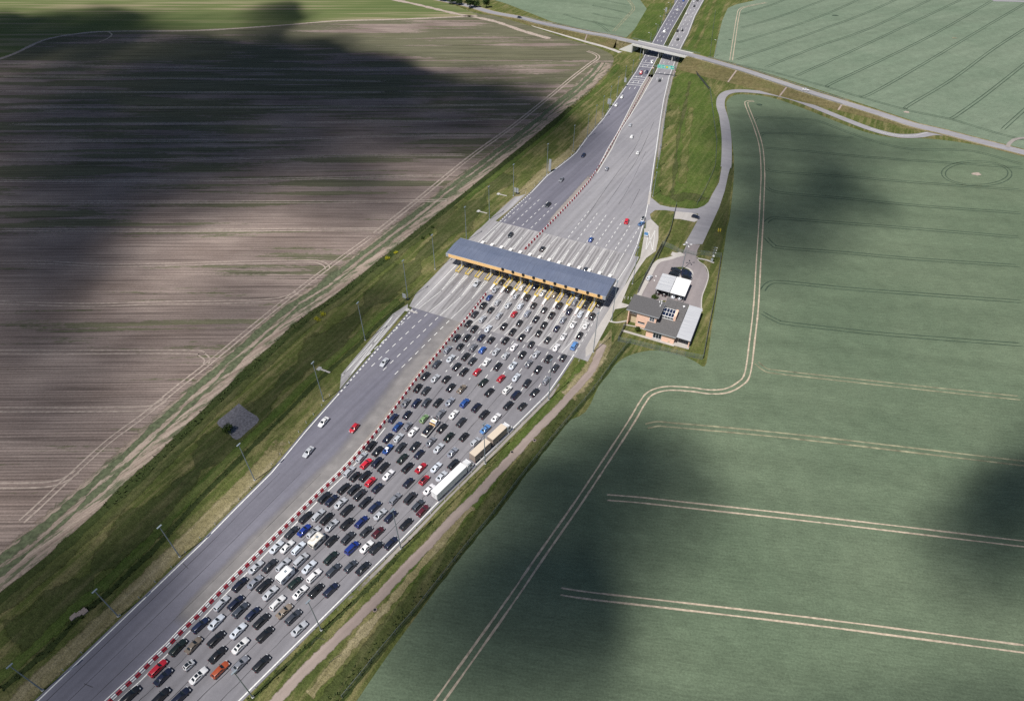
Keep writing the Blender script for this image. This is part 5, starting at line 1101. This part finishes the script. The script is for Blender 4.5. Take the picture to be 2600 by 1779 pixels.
    for sx in (h-.78 if tp != 'm' else h-.5, -h+.82 if tp != 'm' else -h+.42):
        for sy in (-1, 1):
            q = MB(); q.tube((sx, sy*(w-.2), wr), (sx, sy*(w+.01), wr), wr, wr, 'tyre', 14); q.tube((sx, sy*(w+.0), wr), (sx, sy*(w+.02), wr), wr*.62, wr*.58, 'rim', 10); parts.setdefault('wheel', []).append(q.build('wheel'))
    for sy in (-1, 1):
        q = MB(); a = st[2]; q.obox((h-.2, sy*w*.66, zf-.1), Vector((.16, -sy*.06, 0)), Vector((0, .17, 0)), Vector((-.03, 0, .09)), 'head lamp'); parts.setdefault('headlight', []).append(q.build('headlight'))
        q = MB(); q.obox((-h+.09, sy*w*.74, zt-.2), Vector((.07, sy*.02, 0)), Vector((0, .14, 0)), Vector((0, 0, .11)), 'tail lamp red'); parts.setdefault('tail_light', []).append(q.build('tail_light'))
        q = MB(); q.obox((xb-.35, sy*(w*.93+.12), zbelt+.06), Vector((.07, 0, 0)), Vector((0, .11, 0)), Vector((0, 0, .07)), 'trim black'); parts.setdefault('wing_mirror', []).append(q.build('wing_mirror'))
    q = MB(); q.box(-h-.012, -h+.02, -.26, .26, zt-.5, zt-.39, 'sign white'); parts['number_plate'] = [q.build('number_plate')]
    return parts
PROTO = {}
for tp in CT:
    PROTO[tp] = car_proto(tp)
    for lst in PROTO[tp].values():
        for o in lst: COL.objects.unlink(o)
def sunroof_mesh(tp):
    L, Wd, H, *_r2 = CT[tp]; q = MB(); xt, xr = CT[tp][8], CT[tp][9]; q.box(xt-.95, xt-.22, -.42, .42, H-.02, H+.045, 'car glass'); o = q.build('sunroof'); COL.objects.unlink(o); return o
SUNROOF = {tp: sunroof_mesh(tp) for tp in CT}
def railpair(tp):
    q = MB(); L, Wd, H = CT[tp][:3]; xt, xr = CT[tp][8], CT[tp][9]
    for s_ in (-1, 1): q.bar((xt-.2, s_*Wd*.31, H+.07), (xr+.2, s_*Wd*.31, H+.07), .06, 'lamp metal')
    o = q.build('roof_rail'); COL.objects.unlink(o); return o
RAILS = {tp: railpair(tp) for tp in 'eu'}
FLOWL = CEW; 
def flow(p):
    a = seg_dir(CEW, p); b = seg_dir(REW, p); c_ = seg_dir(LEW, p)
    side_ = (p-a[3]).cross(a[1]).z      # >0 : right of the divider
    o_ = b if side_ > 0 else c_
    wa = 1/(a[0]+.5); wb = 1/(o_[0]+.5); d_ = (a[1]*wa+o_[1]*wb).normalized()
    u_, v_ = toUV(p)
    if -36 < u_ < 45: d_ = UX.lerp(d_, .0)
    return d_ if side_ > 0 else -d_
# code: x y colour type[flags]  (flags: * sunroof, = roof rails)
T1 = """498 262 K h;432 340 S s;565 335 K u;700 322 W h;830 312 N h;912 378 W s*;642 405 S h;755 420 K e;370 420 B h;452 470 S h;308 500 K u;385 545 K h;560 500 S s;685 508 S h;820 500 K h;1030 395 T h;1082 500 K u;1165 390 G h;1275 405 S h;1235 470 G h;1350 495 K u;1485 490 K h;925 545 K h;1180 560 N s;1295 590 S s;1415 610 K u;222 590 D e;300 640 S e;468 605 S e;622 588 R h;757 583 G e;843 640 K s;1003 600 K u;1118 648 G s;1222 695 W s*;1350 705 W s;157 683 K e;218 737 K e;358 737 S s;517 712 K s;675 678 K h;765 737 S h;925 700 K s;1053 735 N h;1123 817 W s*;1288 805 K s;605 768 K e;870 782 K h;38 828 K e;143 828 K e;287 827 N s;388 850 K h;533 855 K s;697 825 K s;620 925 W s;795 895 K h;960 850 K h;1050 928 W s;1232 908 L v;73 918 K h;205 928 G e;300 952 B h;437 972 S s;537 1012 S h;705 1000 K s;845 998 S s;968 1040 K u;1118 1030 K h;130 1018 K e;197 1065 D e;342 1075 W s;455 1118 K e;610 1112 S s*;768 1092 G s;862 1150 K s;1037 1135 D e;38 1120 K s;113 1172 K e;247 1175 R h;490 1240 R h;643 1232 S s;752 1288 K e;948 1262 G e;310 1282 E s;90 1348 T e*;370 1380 K s;552 1358 W u*;640 1405 N v;830 1383 K s;563 1513 K e;705 1523 K h;120 1490 B u;238 1535 N u"""
T2 = """545 350 G e;578 440 S s;435 495 D e;320 615 K s;422 642 S s;532 648 K h;243 738 K s;325 765 D e;578 732 K s;120 890 G s;228 890 N e;330 885 D e;448 885 K e;568 880 G s;918 1005 K u;135 1010 N h;308 1050 P h;475 1003 G e=;608 1008 W s;1038 1040 W s;685 1083 D e;40 1130 B e;140 1128 G h;198 1183 W s;490 1145 K s;930 1155 L s;560 1235 E s;713 1232 K h;48 1245 S h;375 1285 G s;828 1285 S h;72 1340 D e;215 1330 K s;258 1408 N h;455 1350 S s;595 1393 G s;88 1455 E s;140 1545 K e;275 1550 R s#;430 1545 S s;605 1510 K e"""
T3 = """595 245 N e;370 525 K e;540 445 N s;435 577 K s;540 558 B s#;270 645 S e;320 705 R e;430 690 N e;495 743 K e;145 787 S e;207 835 K h;308 830 K e;363 890 R h;545 822 W s;748 898 N h;910 872 R h%;1085 835 S s;960 968 W s;93 958 K e;195 968 K e;255 1020 D e;433 952 N h;612 1063 G e=;765 1053 D v;845 1128 D e=;895 1183 M e;125 1178 K e;60 1110 S s;312 1097 K e;408 1145 N e;462 1222 S s;568 1243 N e;272 1297 Y e;125 1315 K u;725 1318 K e;320 1395 D h;440 1403 M h;133 1460 D u;572 1512 N e;325 1550 W s;420 1560 K e;175 1560 Y v"""
T4 = """895 248 K e;968 278 N e;705 450 K e;832 430 S e;918 462 K e;968 535 S s!;560 603 D e;690 582 Y s;785 605 S e!;968 688 K h;410 755 S s;518 750 W s;632 765 S e;960 862 E e;655 885 S v;475 935 S e=;340 942 D s;200 958 S s;740 957 S s;790 1045 W e;985 988 D e;1160 948 D h;1285 968 K s;190 1110 G s;285 1142 K e;595 1117 E h;345 1222 S s;650 1213 W s*;808 1195 K e;960 1187 N e;420 1320 W e=;490 1402 T s;578 1462 D e"""
T5 = """1395 590 N e;1443 663 D e;1568 702 N h;1655 775 K e;1420 877 S s;1690 910 K e;2040 855 S s;1435 403 N e;1250 597 S e;1035 817 N e;1197 788 S s;1195 957 K e;808 1043 E e;968 1020 T s;1443 1028 W s*;1210 1117 K s;605 1253 R e;658 1342 N s;918 1225 W m%;1018 1332 W s*;1238 1270 O e;1440 1213 G s;1655 1205 K e;325 1525 K e;630 1545 K e;835 1540 N e"""
DOWN = """1210.5 719.7 S s;975.8 920 S s;821.3 1071.3 W s;899 1086.3 R h;783 1147 S s;1296 596.5 D h;1391.5 519.5 K s;1425.5 456.5 G h;1481.5 394.5 N h;1579 246.5 W h;1564.6 267 W h;1628 185.3 R u;1642.2 183.3 N h;1656 158 W v;1687.5 80 W v;1720 25.3 W h;1735.7 2 B h"""
UP = """1377.3 631.6 K h;1500.3 607.9 B h;1591.2 561 R v;1486 684.3 D h;1541 428 G h;1619 388 W h;1604 347 W u;1600.5 317.5 S h;1675 203.8 K h;1720.2 78.2 K h;1732.3 76.7 K h;1721 99.9 K h;1743 35 W h;1763.3 15.5 K h;1762 4 W h;1771.3 1.3 K h"""
OTHER = [(1628.8, 567.5, 'L', 'p', 40, 'slate blue pickup stopped at an angle on the lane edge beside the hatched bay'), (1766.5, 550.5, 'N', 'h', -31, 'dark blue car parked on the pale pad by the slip road'), (1319.5, 44.5, 'N', 'h', -17, 'dark blue car alone on the country road near the trees'), (2046, 228, 'W', 's', -24, 'silver white car alone on the country road right of the bridge'),
 (1648.6, 705, 'S', 'h', 56, 'silver car parked on the footway left of the carports')]
for x, y, c in ((972, 478, 'K'), (985, 497, 'K'), (958, 522, 'K'), (945, 540, 'K'), (1092, 500, 'N'), (1100, 520, 'N'), (1090, 542, 'N'), (1098, 562, 'K')):
    OTHER.append((1500+(x+10)/4.543, 580+y/4.543, c, 's', -24, None))
cars = []
def make_car(p, c, tp, rz, flags='', detail=True, z=0.0, label=None, group=None, name='car', cat='car'):
    rt = empty(name, (p.x, p.y, z), rz); rt.scale = (1.0, 1.02, 1.0)
    for nm, lst in PROTO[tp].items():
        if not detail and nm in ('headlight', 'tail_light', 'wing_mirror', 'number_plate'): continue
        for o in lst:
            n_ = o.copy(); COL.objects.link(n_); n_.parent = rt
            if nm == 'body': n_.material_slots[0].link = 'OBJECT'; n_.material_slots[0].material = carmat(c)
    if '*' in flags: n_ = SUNROOF[tp].copy(); COL.objects.link(n_); n_.parent = rt
    if '=' in flags: n_ = RAILS[tp].copy(); COL.objects.link(n_); n_.parent = rt
    if '#' in flags or '%' in flags:
        L, Wd, H = CT[tp][:3]; xt, xr = CT[tp][8], CT[tp][9]; q = MB(); q.box(xr+.14, xt-.12, -Wd*.28, Wd*.28, H-.01, H+.05, 'white plastic' if '#' in flags else 'car glass'); q.build('roof_panel', rt)
    if label: tag(rt, label, cat, group)
    return rt
def bike(rt, tp, dy):                                     # bicycle carried on a car roof
    H = CT[tp][2]; b_ = empty('bicycle', rt.location+Vector((0, 0, H+.08)), rt.rotation_euler.z); sh_ = Vector((-math.sin(rt.rotation_euler.z), math.cos(rt.rotation_euler.z), 0))*dy; b_.location += sh_
    for x in (-.85, .15):
        q = MB()
        for k_ in range(12):
            a, a2 = k_*math.pi/6, (k_+1)*math.pi/6; q.bar((x+.34*math.cos(a), 0, .36+.34*math.sin(a)), (x+.34*math.cos(a2), 0, .36+.34*math.sin(a2)), .06, 'tyre')
        q.build('wheel', b_)
    q = MB(); hub, fr, bb, st_, hd = (-.85, 0, .36), (.15, 0, .36), (-.45, 0, .36), (-.6, 0, .85), (.02, 0, .85)
    for a, b in ((hub, bb), (hub, st_), (bb, st_), (bb, hd), (st_, hd), (hd, fr)): q.bar(a, b, .05, 'lamp metal')
    q.bar((.05, -.25, 1.0), (.05, .25, 1.0), .05, 'trim black'); q.box(-.72, -.5, -.06, .06, .9, .96, 'trim black'); q.build('frame', b_); return b_
rec = []
def add_list(txt, ox, oy, s_, grp):
    for tk in txt.split(';'):
        x, y, c, t_ = tk.split(); tp = t_[0]; fl = t_[1:]
        hz = CT[tp][2]*.47; p = G(ox+float(x)/s_, oy+float(y)/s_, hz); p.z = 0
        d_ = flow(p); rec.append(dict(p=p, c=c, tp=tp, fl=fl, rz=math.atan2(d_.y, d_.x)+R(random.uniform(-1.6, 1.6)), d=d_, grp=grp, y=oy+float(y)/s_, x=ox+float(x)/s_))
for txt, ox, oy in ((T1, 1150, 650), (T2, 1000, 800), (T3, 850, 1000), (T4, 600, 1200), (T5, 250, 1382)): add_list(txt, ox, oy, 4.0, 'queue')
add_list(DOWN, 0, 0, 1.0, 'down'); add_list(UP, 0, 0, 1.0, 'up')
# push apart any two queueing cars that would touch
for _ in range(12):
    for i, a in enumerate(rec):
        for b in rec[i+1:]:
            d_ = b['p']-a['p']
            if d_.length > 5.2: continue
            f_ = a['d']; lu, lv = abs(d_.dot(f_)), abs(d_.cross(f_).z)
            nl = (CT[a['tp']][0]+CT[b['tp']][0])/2+.25; nw = 2.02
            if lu < nl and lv < nw:
                n_ = Vector((-f_.y, f_.x, 0))
                if (nw-lv) < (nl-lu): s_ = 1 if d_.dot(n_) > 0 else -1; a['p'] -= n_*s_*(nw-lv)/2; b['p'] += n_*s_*(nw-lv)/2
                else: s_ = 1 if d_.dot(f_) > 0 else -1; a['p'] -= f_*s_*(nl-lu)/2; b['p'] += f_*s_*(nl-lu)/2
def cname(a): return CARCOL[a['c']][0]
def kindname(a): return {'v': 'van', 'm': 'tiny car'}.get(a['tp'], 'car')
GRPN = {'queue': 'cars queueing for the toll booths', 'down': 'cars coming down the left carriageway', 'up': 'cars driving away above the canopy'}
# --- words that single each one out: feature, then neighbours, then rank
def neigh(a, lst):
    f_ = a['d']; n_ = Vector((-f_.y, f_.x, 0)); out = {}
    for b in lst:
        if b is a: continue
        d_ = b['p']-a['p']; u_, v_ = d_.dot(f_), d_.dot(n_)
        for key, ok, val in (('ahead', 2.5 < u_ < 13 and abs(v_) < 1.9, u_), ('behind', -13 < u_ < -2.5 and abs(v_) < 1.9, -u_), ('left', 1.4 < v_ < 5.5 and abs(u_) < 3.4, v_+abs(u_)*.6), ('right', -5.5 < v_ < -1.4 and abs(u_) < 3.4, -v_+abs(u_)*.6)):
            if ok and (key not in out or val < out[key][0]): out[key] = (val, b)
    return {k_: v_[1] for k_, v_ in out.items()}
FE = {'*': 'with a dark sunroof', '=': 'with roof rails', '#': 'with a white roof', '%': 'with a black roof', '!': 'carrying bicycles on its roof'}
def base(a): return f"{cname(a)} {kindname(a)}"+(f" {FE[a['fl'][0]]}" if a['fl'] else '')
def zone(a):
    if a['grp'] == 'queue':
        y = a['y']; u_, v_ = toUV(a['p'])
        if u_ > -10: return 'beside the toll islands'
        if u_ > -33: return 'on the pale concrete lanes'
        if y < 1010: return 'just below the concrete lanes'
        if y < 1190: return 'level with the beige lorry'
        if y < 1330: return 'level with the white lorry'
        if y < 1480: return 'level with the two caravans'
        if y < 1640: return 'below the two caravans'
        return 'near the bottom of the picture'
    u_, v_ = toUV(a['p']); sd = 'coming down' if a['grp'] == 'down' else 'going up'
    if u_ < 12: return 'on the free lane near the toll islands' if u_ > -20 else 'on the empty left carriageway'
    return sd+(' just above the canopy' if u_ < 75 else ' halfway towards the bridge' if a['y'] > 215 else ' beside the bridge' if a['y'] > 150 else ' beyond the bridge')
from collections import defaultdict
def labels(lst):
    for a in lst: a['nb'] = neigh(a, lst); a['lab'] = None
    def phrase(a, ks):
        w_ = []
        for k_ in ks:
            b = a['nb'].get(k_); nmn = cname(b) if b else None
            if k_ == 'ahead': w_.append(f"behind a {nmn} one" if b else 'with nothing close ahead')
            elif k_ == 'behind': w_.append(f"ahead of a {nmn} one" if b else 'with nothing close behind')
            elif k_ == 'left': w_.append(f"{nmn} on its left" if b else 'empty on its left')
            else: w_.append(f"{nmn} on its right" if b else 'empty on its right')
        return ', '.join(w_)
    forms = [lambda a: base(a)]+[lambda a: f"{base(a)} {zone(a)}"]
    for ks in (('ahead',), ('left',), ('right',), ('behind',), ('ahead', 'behind'), ('ahead', 'left'), ('ahead', 'right'), ('left', 'right')): forms.append(lambda a, ks=ks: f"{base(a)} {zone(a)}, {phrase(a, ks)}")
    forms += [lambda a, ks=ks: f"{base(a)} {phrase(a, ks)}" for ks in (('ahead', 'left', 'right'), ('behind', 'left', 'right'), ('ahead', 'behind', 'left'), ('ahead', 'behind', 'right'))]
    for fm in forms:
        cnt = defaultdict(list)
        for a in lst: cnt[fm(a)].append(a)
        for t_, l_ in cnt.items():
            n_ = len(t_.split())
            if len(l_) == 1 and l_[0]['lab'] is None and 4 <= n_ <= 16: l_[0]['lab'] = t_
    rest = defaultdict(list)
    for a in lst:
        if a['lab'] is None: rest[f"{base(a)} {zone(a)}"].append(a)
    allz = defaultdict(list)
    for a in lst: allz[f"{base(a)} {zone(a)}"].append(a)
    for t_, l_ in rest.items():
        full = sorted(allz[t_], key=lambda a: a['x'])
        for a in l_: a['lab'] = f"{t_}, {side[full.index(a)] if full.index(a) < len(side) else str(full.index(a))} of these from the left"
    return lst
for gname in ('queue', 'down', 'up'): labels([a for a in rec if a['grp'] == gname])
seen = defaultdict(int)
for a in rec:
    lab = a['lab']
    seen[lab] += 1
    far = a['y'] < 420
    rt = make_car(a['p'], a['c'], a['tp'], a['rz'], a['fl'], not far, .115, lab, GRPN[a['grp']], 'van' if a['tp'] == 'v' else 'car', 'van' if a['tp'] == 'v' else 'car')
    if '!' in a['fl']:
        for j, dy in enumerate((-.32, .32)): tag(bike(rt, a['tp'], dy), ('bicycle on the left' if j else 'bicycle on the right')+' of a silver car roof '+('ahead of the upper caravan' if a['x'] > 820 else 'beside the upper caravan'), 'bicycle', 'bicycles on car roofs')
dup_labels = [k_ for k_, n_ in seen.items() if n_ > 1]
print('DUP LABELS', dup_labels)
OL = ('rearmost left car of the dark cars parked beyond the carports', 'second left dark car parked on the planted island', 'third left dark car parked beyond the grey carport', 'left dark car parked closest to the grey carport', 'rearmost right dark blue car parked on the planted island', 'second right dark blue car parked on the planted island', 'third right dark blue car parked beyond the white carport', 'right dark car parked closest to the white carport')
oi = 0
for x, y, c, tp, rz, lab in OTHER:
    p = G(x, y, .65)
    if tp == 'p':
        rt = make_car(p, c, 's', R(rz+8), '', True, .115, lab, None, 'pickup', 'pickup'); q = MB(); q.box(-1.9, -.75, -.62, .62, .8, 1.02, 'trim black'); q.build('load_bed', rt); continue
    z_ = .115
    if abs(x-2046) < 1: z_ = 3.75; p = G(x, y, 4.3)
    if abs(x-1319.5) < 1: z_ = 1.25; p = G(x, y, 1.8)
    if lab is None: lab = OL[oi]; oi += 1; make_car(p, c, tp, R(rz), '', True, .15, lab, 'cars parked in the compound'); continue
    make_car(p, c, tp, R(rz), '', True, z_, lab)
for xx in (50.6, 53.4, 57.2, 60.0):
    w_ = P(19.6, xx); make_car(w_, 'K' if xx < 55 else 'S', 'h', VA+math.pi/2, '', True, .13, {50.6: 'dark car under the grey carport, left one', 53.4: 'dark car under the grey carport, right one', 57.2: 'silver car under the white carport, left one', 60.0: 'silver car under the white carport, right one'}[xx], 'cars parked in the compound')
# white van beside the pickup
w_ = G(1632.5, 556, .9); make_car(w_, 'W', 'v', math.atan2(UX.y, UX.x)+.05, '%', True, .115, 'white maintenance van stopped at the lane edge just ahead of the pickup', None, 'van', 'van')

# lorries
def wheel(par, x, y, r__=.5, wd=.3):
    q = MB(); s_ = 1 if y > 0 else -1; q.tube((x, y-s_*wd, r__), (x, y, r__), r__, r__, 'tyre', 14); q.tube((x, y, r__), (x, y+s_*.02, r__), r__*.6, r__*.5, 'rim', 10); q.build('wheel', par)
def bevel_box(mb, x0, x1, y0, y1, z0, z1, m, b=.12):
    pr = [(y0, z0), (y1, z0), (y1, z1-b), (y1-b, z1), (y0+b, z1), (y0, z1-b)]
    vs = [(x, y, z) for x in (x0, x1) for y, z in pr]; mb.add(vs, [(j, (j+1) % 6, 6+(j+1) % 6, 6+j) for j in range(6)]+[(5, 4, 3, 2, 1, 0), (6, 7, 8, 9, 10, 11)], m)
def cab(par, xf, m, z1=3.5, ln=2.2, spoiler=True):
    q = MB(); x0 = xf-ln
    vs = [(x0, -1.22, .5), (xf, -1.15, .5), (xf, 1.15, .5), (x0, 1.22, .5), (x0, -1.22, 1.5), (xf+.02, -1.2, 1.5), (xf+.02, 1.2, 1.5), (x0, 1.22, 1.5), (x0, -1.15, z1), (xf-.45, -1.05, z1-.1), (xf-.45, 1.05, z1-.1), (x0, 1.15, z1)]
    q.add(vs, [(0, 1, 5, 4), (1, 2, 6, 5), (2, 3, 7, 6), (3, 0, 4, 7), (4, 5, 9, 8), (5, 6, 10, 9), (6, 7, 11, 10), (7, 4, 8, 11), (8, 9, 10, 11)], m)
    if spoiler: q.add([(x0, -1.0, z1), (xf-.7, -.95, z1-.02), (xf-.7, .95, z1-.02), (x0, 1.0, z1), (x0, -1.0, z1+.5), (x0, 1.0, z1+.5)], [(0, 1, 4), (1, 2, 5, 4), (2, 3, 5), (3, 0, 4, 5)], m)
    q.build('cab', par)
    q = MB(); q.add([(xf+.035, -1.1, 1.6), (xf+.035, 1.1, 1.6), (xf-.3, 1.0, 2.85), (xf-.3, -1.0, 2.85)], [(0, 1, 2, 3)], 'car glass'); q.build('windscreen', par)
    for s_ in (-1, 1): q = MB(); q.add([(xf-.2, s_*1.235, 1.65), (xf-1.2, s_*1.245, 1.65), (xf-1.2, s_*1.19, 2.6), (xf-.45, s_*1.18, 2.6)], [(0, 1, 2, 3) if s_ < 0 else (3, 2, 1, 0)], 'car glass'); q.build('side_window', par); q = MB(); q.obox((xf-.1, s_*1.5, 2.2), Vector((.08, 0, 0)), Vector((0, .12, 0)), Vector((0, 0, .4)), m); q.build('wing_mirror', par)
def rear_lights(par, x, w_=1.1):
    for s_ in (-1, 1): q = MB(); q.box(x-.05, x+.02, s_*w_-.18, s_*w_+.18, .75, .95, 'tail lamp red'); q.build('tail_light', par)
t3 = lambda x, y, z=0: G(850+x/4, 1000+y/4, z)
def axis(a, b): d_ = b-a; return math.atan2(d_.y, d_.x), math.hypot(d_.x, d_.y)
ra, fa = (t3(983, 1052, .5)+t3(1047, 1090, .5))/2, t3(1340, 735, 1.6)
rz, L_ = axis(ra, fa); d_ = Vector((math.cos(rz), math.sin(rz), 0))
wt = empty('lorry', Vector((ra.x, ra.y, .12)), rz); tag(wt, 'long white articulated lorry at the right edge of the queue', 'lorry')
q = MB(); bevel_box(q, 0, 13.5, -1.27, 1.27, 1.0, 3.95, 'truck white', .06); q.build('trailer_box', wt)
q = MB(); q.box(-.02, .0, -1.2, -.02, 1.15, 3.8, 'grey panel'); q.box(-.03, -.01, -1.1, -.06, 1.2, 3.75, 'truck white'); q.box(-.02, .0, .02, 1.2, 1.15, 3.8, 'grey panel'); q.box(-.03, -.01, .06, 1.1, 1.2, 3.75, 'truck white'); q.build('rear_door', wt)
q = MB(); q.box(.1, 13.2, -.9, .9, .75, 1.0, 'trim black'); q.box(3.8, 7.8, -1.22, 1.22, .45, .98, 'grey panel'); q.build('chassis', wt); rear_lights(wt, 0)
for x in (2.0, 3.3, 4.6, 13.0, 15.5):
    for s_ in (-1, 1): wheel(wt, x, s_*1.22)
cab(wt, 16.4, 'truck white'); q = MB(); q.box(12.6, 14.2, -1.0, 1.0, .6, 1.0, 'trim black'); q.build('tractor_frame', wt)
ra, fa = (t3(1368, 665, .6)+t3(1428, 700, .6))/2, t3(1745, 330, 2.2)
rz, L_ = axis(ra, fa); d_ = Vector((math.cos(rz), math.sin(rz), 0))
bt = empty('lorry', Vector((ra.x, ra.y, .12)), rz); tag(bt, 'beige box lorry pulling a matching beige trailer beside the right verge', 'lorry')
q = MB(); bevel_box(q, 0, 7.7, -1.27, 1.27, 1.0, 3.9, 'taupe curtain', .03); q.box(.02, 7.68, -1.23, 1.23, 3.9, 3.93, 'cream box'); q.build('trailer_box', bt)
q = MB(); bevel_box(q, 8.7, 15.9, -1.27, 1.27, 1.0, 3.9, 'taupe curtain', .03); q.box(8.72, 15.88, -1.23, 1.23, 3.9, 3.93, 'cream box'); q.build('load_box', bt)
q = MB(); q.box(.1, 7.6, -.9, .9, .7, 1.0, 'trim black'); q.box(7.6, 8.8, -.1, .1, .6, .8, 'trim black'); q.box(8.8, 16.2, -.9, .9, .7, 1.0, 'trim black'); q.build('chassis', bt); rear_lights(bt, 0)
for x in (2.6, 4.0, 10.3, 11.6, 16.6):
    for s_ in (-1, 1): wheel(bt, x, s_*1.22)
cab(bt, 18.1, 'truck white', 3.2, 2.0)
# recovery truck with a car on its bed
ra, fa = t3(905, 425, .9), t3(1010, 280, 1.8); rz, L_ = axis(ra, fa)
tt = empty('recovery_truck', Vector((ra.x, ra.y, .12)), rz); tag(tt, 'yellow and white flatbed recovery truck in the middle of the queue', 'recovery truck')
q = MB(); q.box(-.2, 5.3, -1.1, 1.1, .78, .95, 'pale concrete'); 
for s_ in (-1, 1): q.box(-.2, 5.3, s_*1.1-.06, s_*1.1+.06, .8, 1.1, 'pale concrete')
q.build('flatbed', tt); q = MB(); q.box(4.9, 5.25, -1.05, 1.05, .95, 1.95, 'fascia yellow'); q.box(4.95, 5.2, -1.05, 1.05, 1.95, 2.15, 'signal black'); q.build('headboard', tt)
cab(tt, 7.3, 'truck white', 2.35, 1.9, False); q = MB(); q.box(5.6, 6.0, -.8, .8, 2.38, 2.55, 'fascia yellow'); q.build('light_bar', tt)
for x in (1.4, 6.3):
    for s_ in (-1, 1): wheel(tt, x, s_*1.05, .4)
make_car(ra+Vector((math.cos(rz), math.sin(rz), 0))*2.45, 'K', 's', rz, '', True, .12+.955, 'black car carried on the flatbed of the recovery truck', None)
# caravans
t4 = lambda x, y, z=0: G(600+x/4, 1200+y/4, z)
for cx, cy, lab, L_ in ((818, 690, 'white caravan with a stained roof, the upper of two', 5.6), (497, 1040, 'white caravan with a clean flat roof, the lower of two', 5.6)):
    p = t4(cx, cy, 1.4); d_ = flow(p); rz = math.atan2(d_.y, d_.x)
    cv = empty('caravan', (p.x, p.y, .12), rz); tag(cv, lab, 'caravan', 'white caravans in the queue')
    cv.scale = (.82, 1.04, 1.04); pr = [(-2.8, .55), (2.75, .55), (2.95, 1.3), (2.6, 2.35), (2.1, 2.62), (-2.3, 2.62), (-2.7, 2.3), (-2.9, 1.2)]; n_ = len(pr)
    q = MB(); vs = [(x, s_*1.12, z) for s_ in (-1, 1) for x, z in pr]; q.add(vs, [(j, (j+1) % n_, n_+(j+1) % n_, n_+j) for j in range(n_)]+[tuple(range(n_))[::-1], tuple(range(n_, 2*n_))], 'stained caravan' if cx > 800 else 'truck white'); o = q.build('body', cv)
    bm = bmesh.new(); bm.from_mesh(o.data); bmesh.ops.recalc_face_normals(bm, faces=bm.faces); bm.to_mesh(o.data); bm.free()
    q = MB(); q.add([(-2.9, -.8, 1.5), (-2.9, .8, 1.5), (-2.74, .8, 2.15), (-2.74, -.8, 2.15)], [(3, 2, 1, 0)], 'window glass'); q.build('rear_window', cv)
    for s_ in (-1, 1):
        for xx in (-1.5, .9): q = MB(); q.box(xx-.6, xx+.6, s_*1.125-.01, s_*1.125+.01, 1.35, 2.0, 'window glass'); q.build('side_window', cv)
        wheel(cv, -.2, s_*1.1, .32, .2)
    q = MB(); q.box(.2, 1.0, -.35, .35, 2.62, 2.74, 'lamp metal'); q.build('roof_hatch', cv)
    q = MB(); q.bar((2.85, .5, .5), (4.0, 0, .5), .1, 'galvanised'); q.bar((2.85, -.5, .5), (4.0, 0, .5), .1, 'galvanised'); q.build('tow_bar', cv); q = MB(); q.box(2.95, 3.45, -.5, .5, .6, 1.1, 'white plastic'); q.build('gas_locker', cv); rear_lights(cv, -2.86, .9)
for tp in CT:
    for lst in PROTO[tp].values():
        for o in lst: bpy.data.objects.remove(o)
for o in list(SUNROOF.values())+list(RAILS.values()): bpy.data.objects.remove(o)
# haze is thin here: only the far fields pale slightly
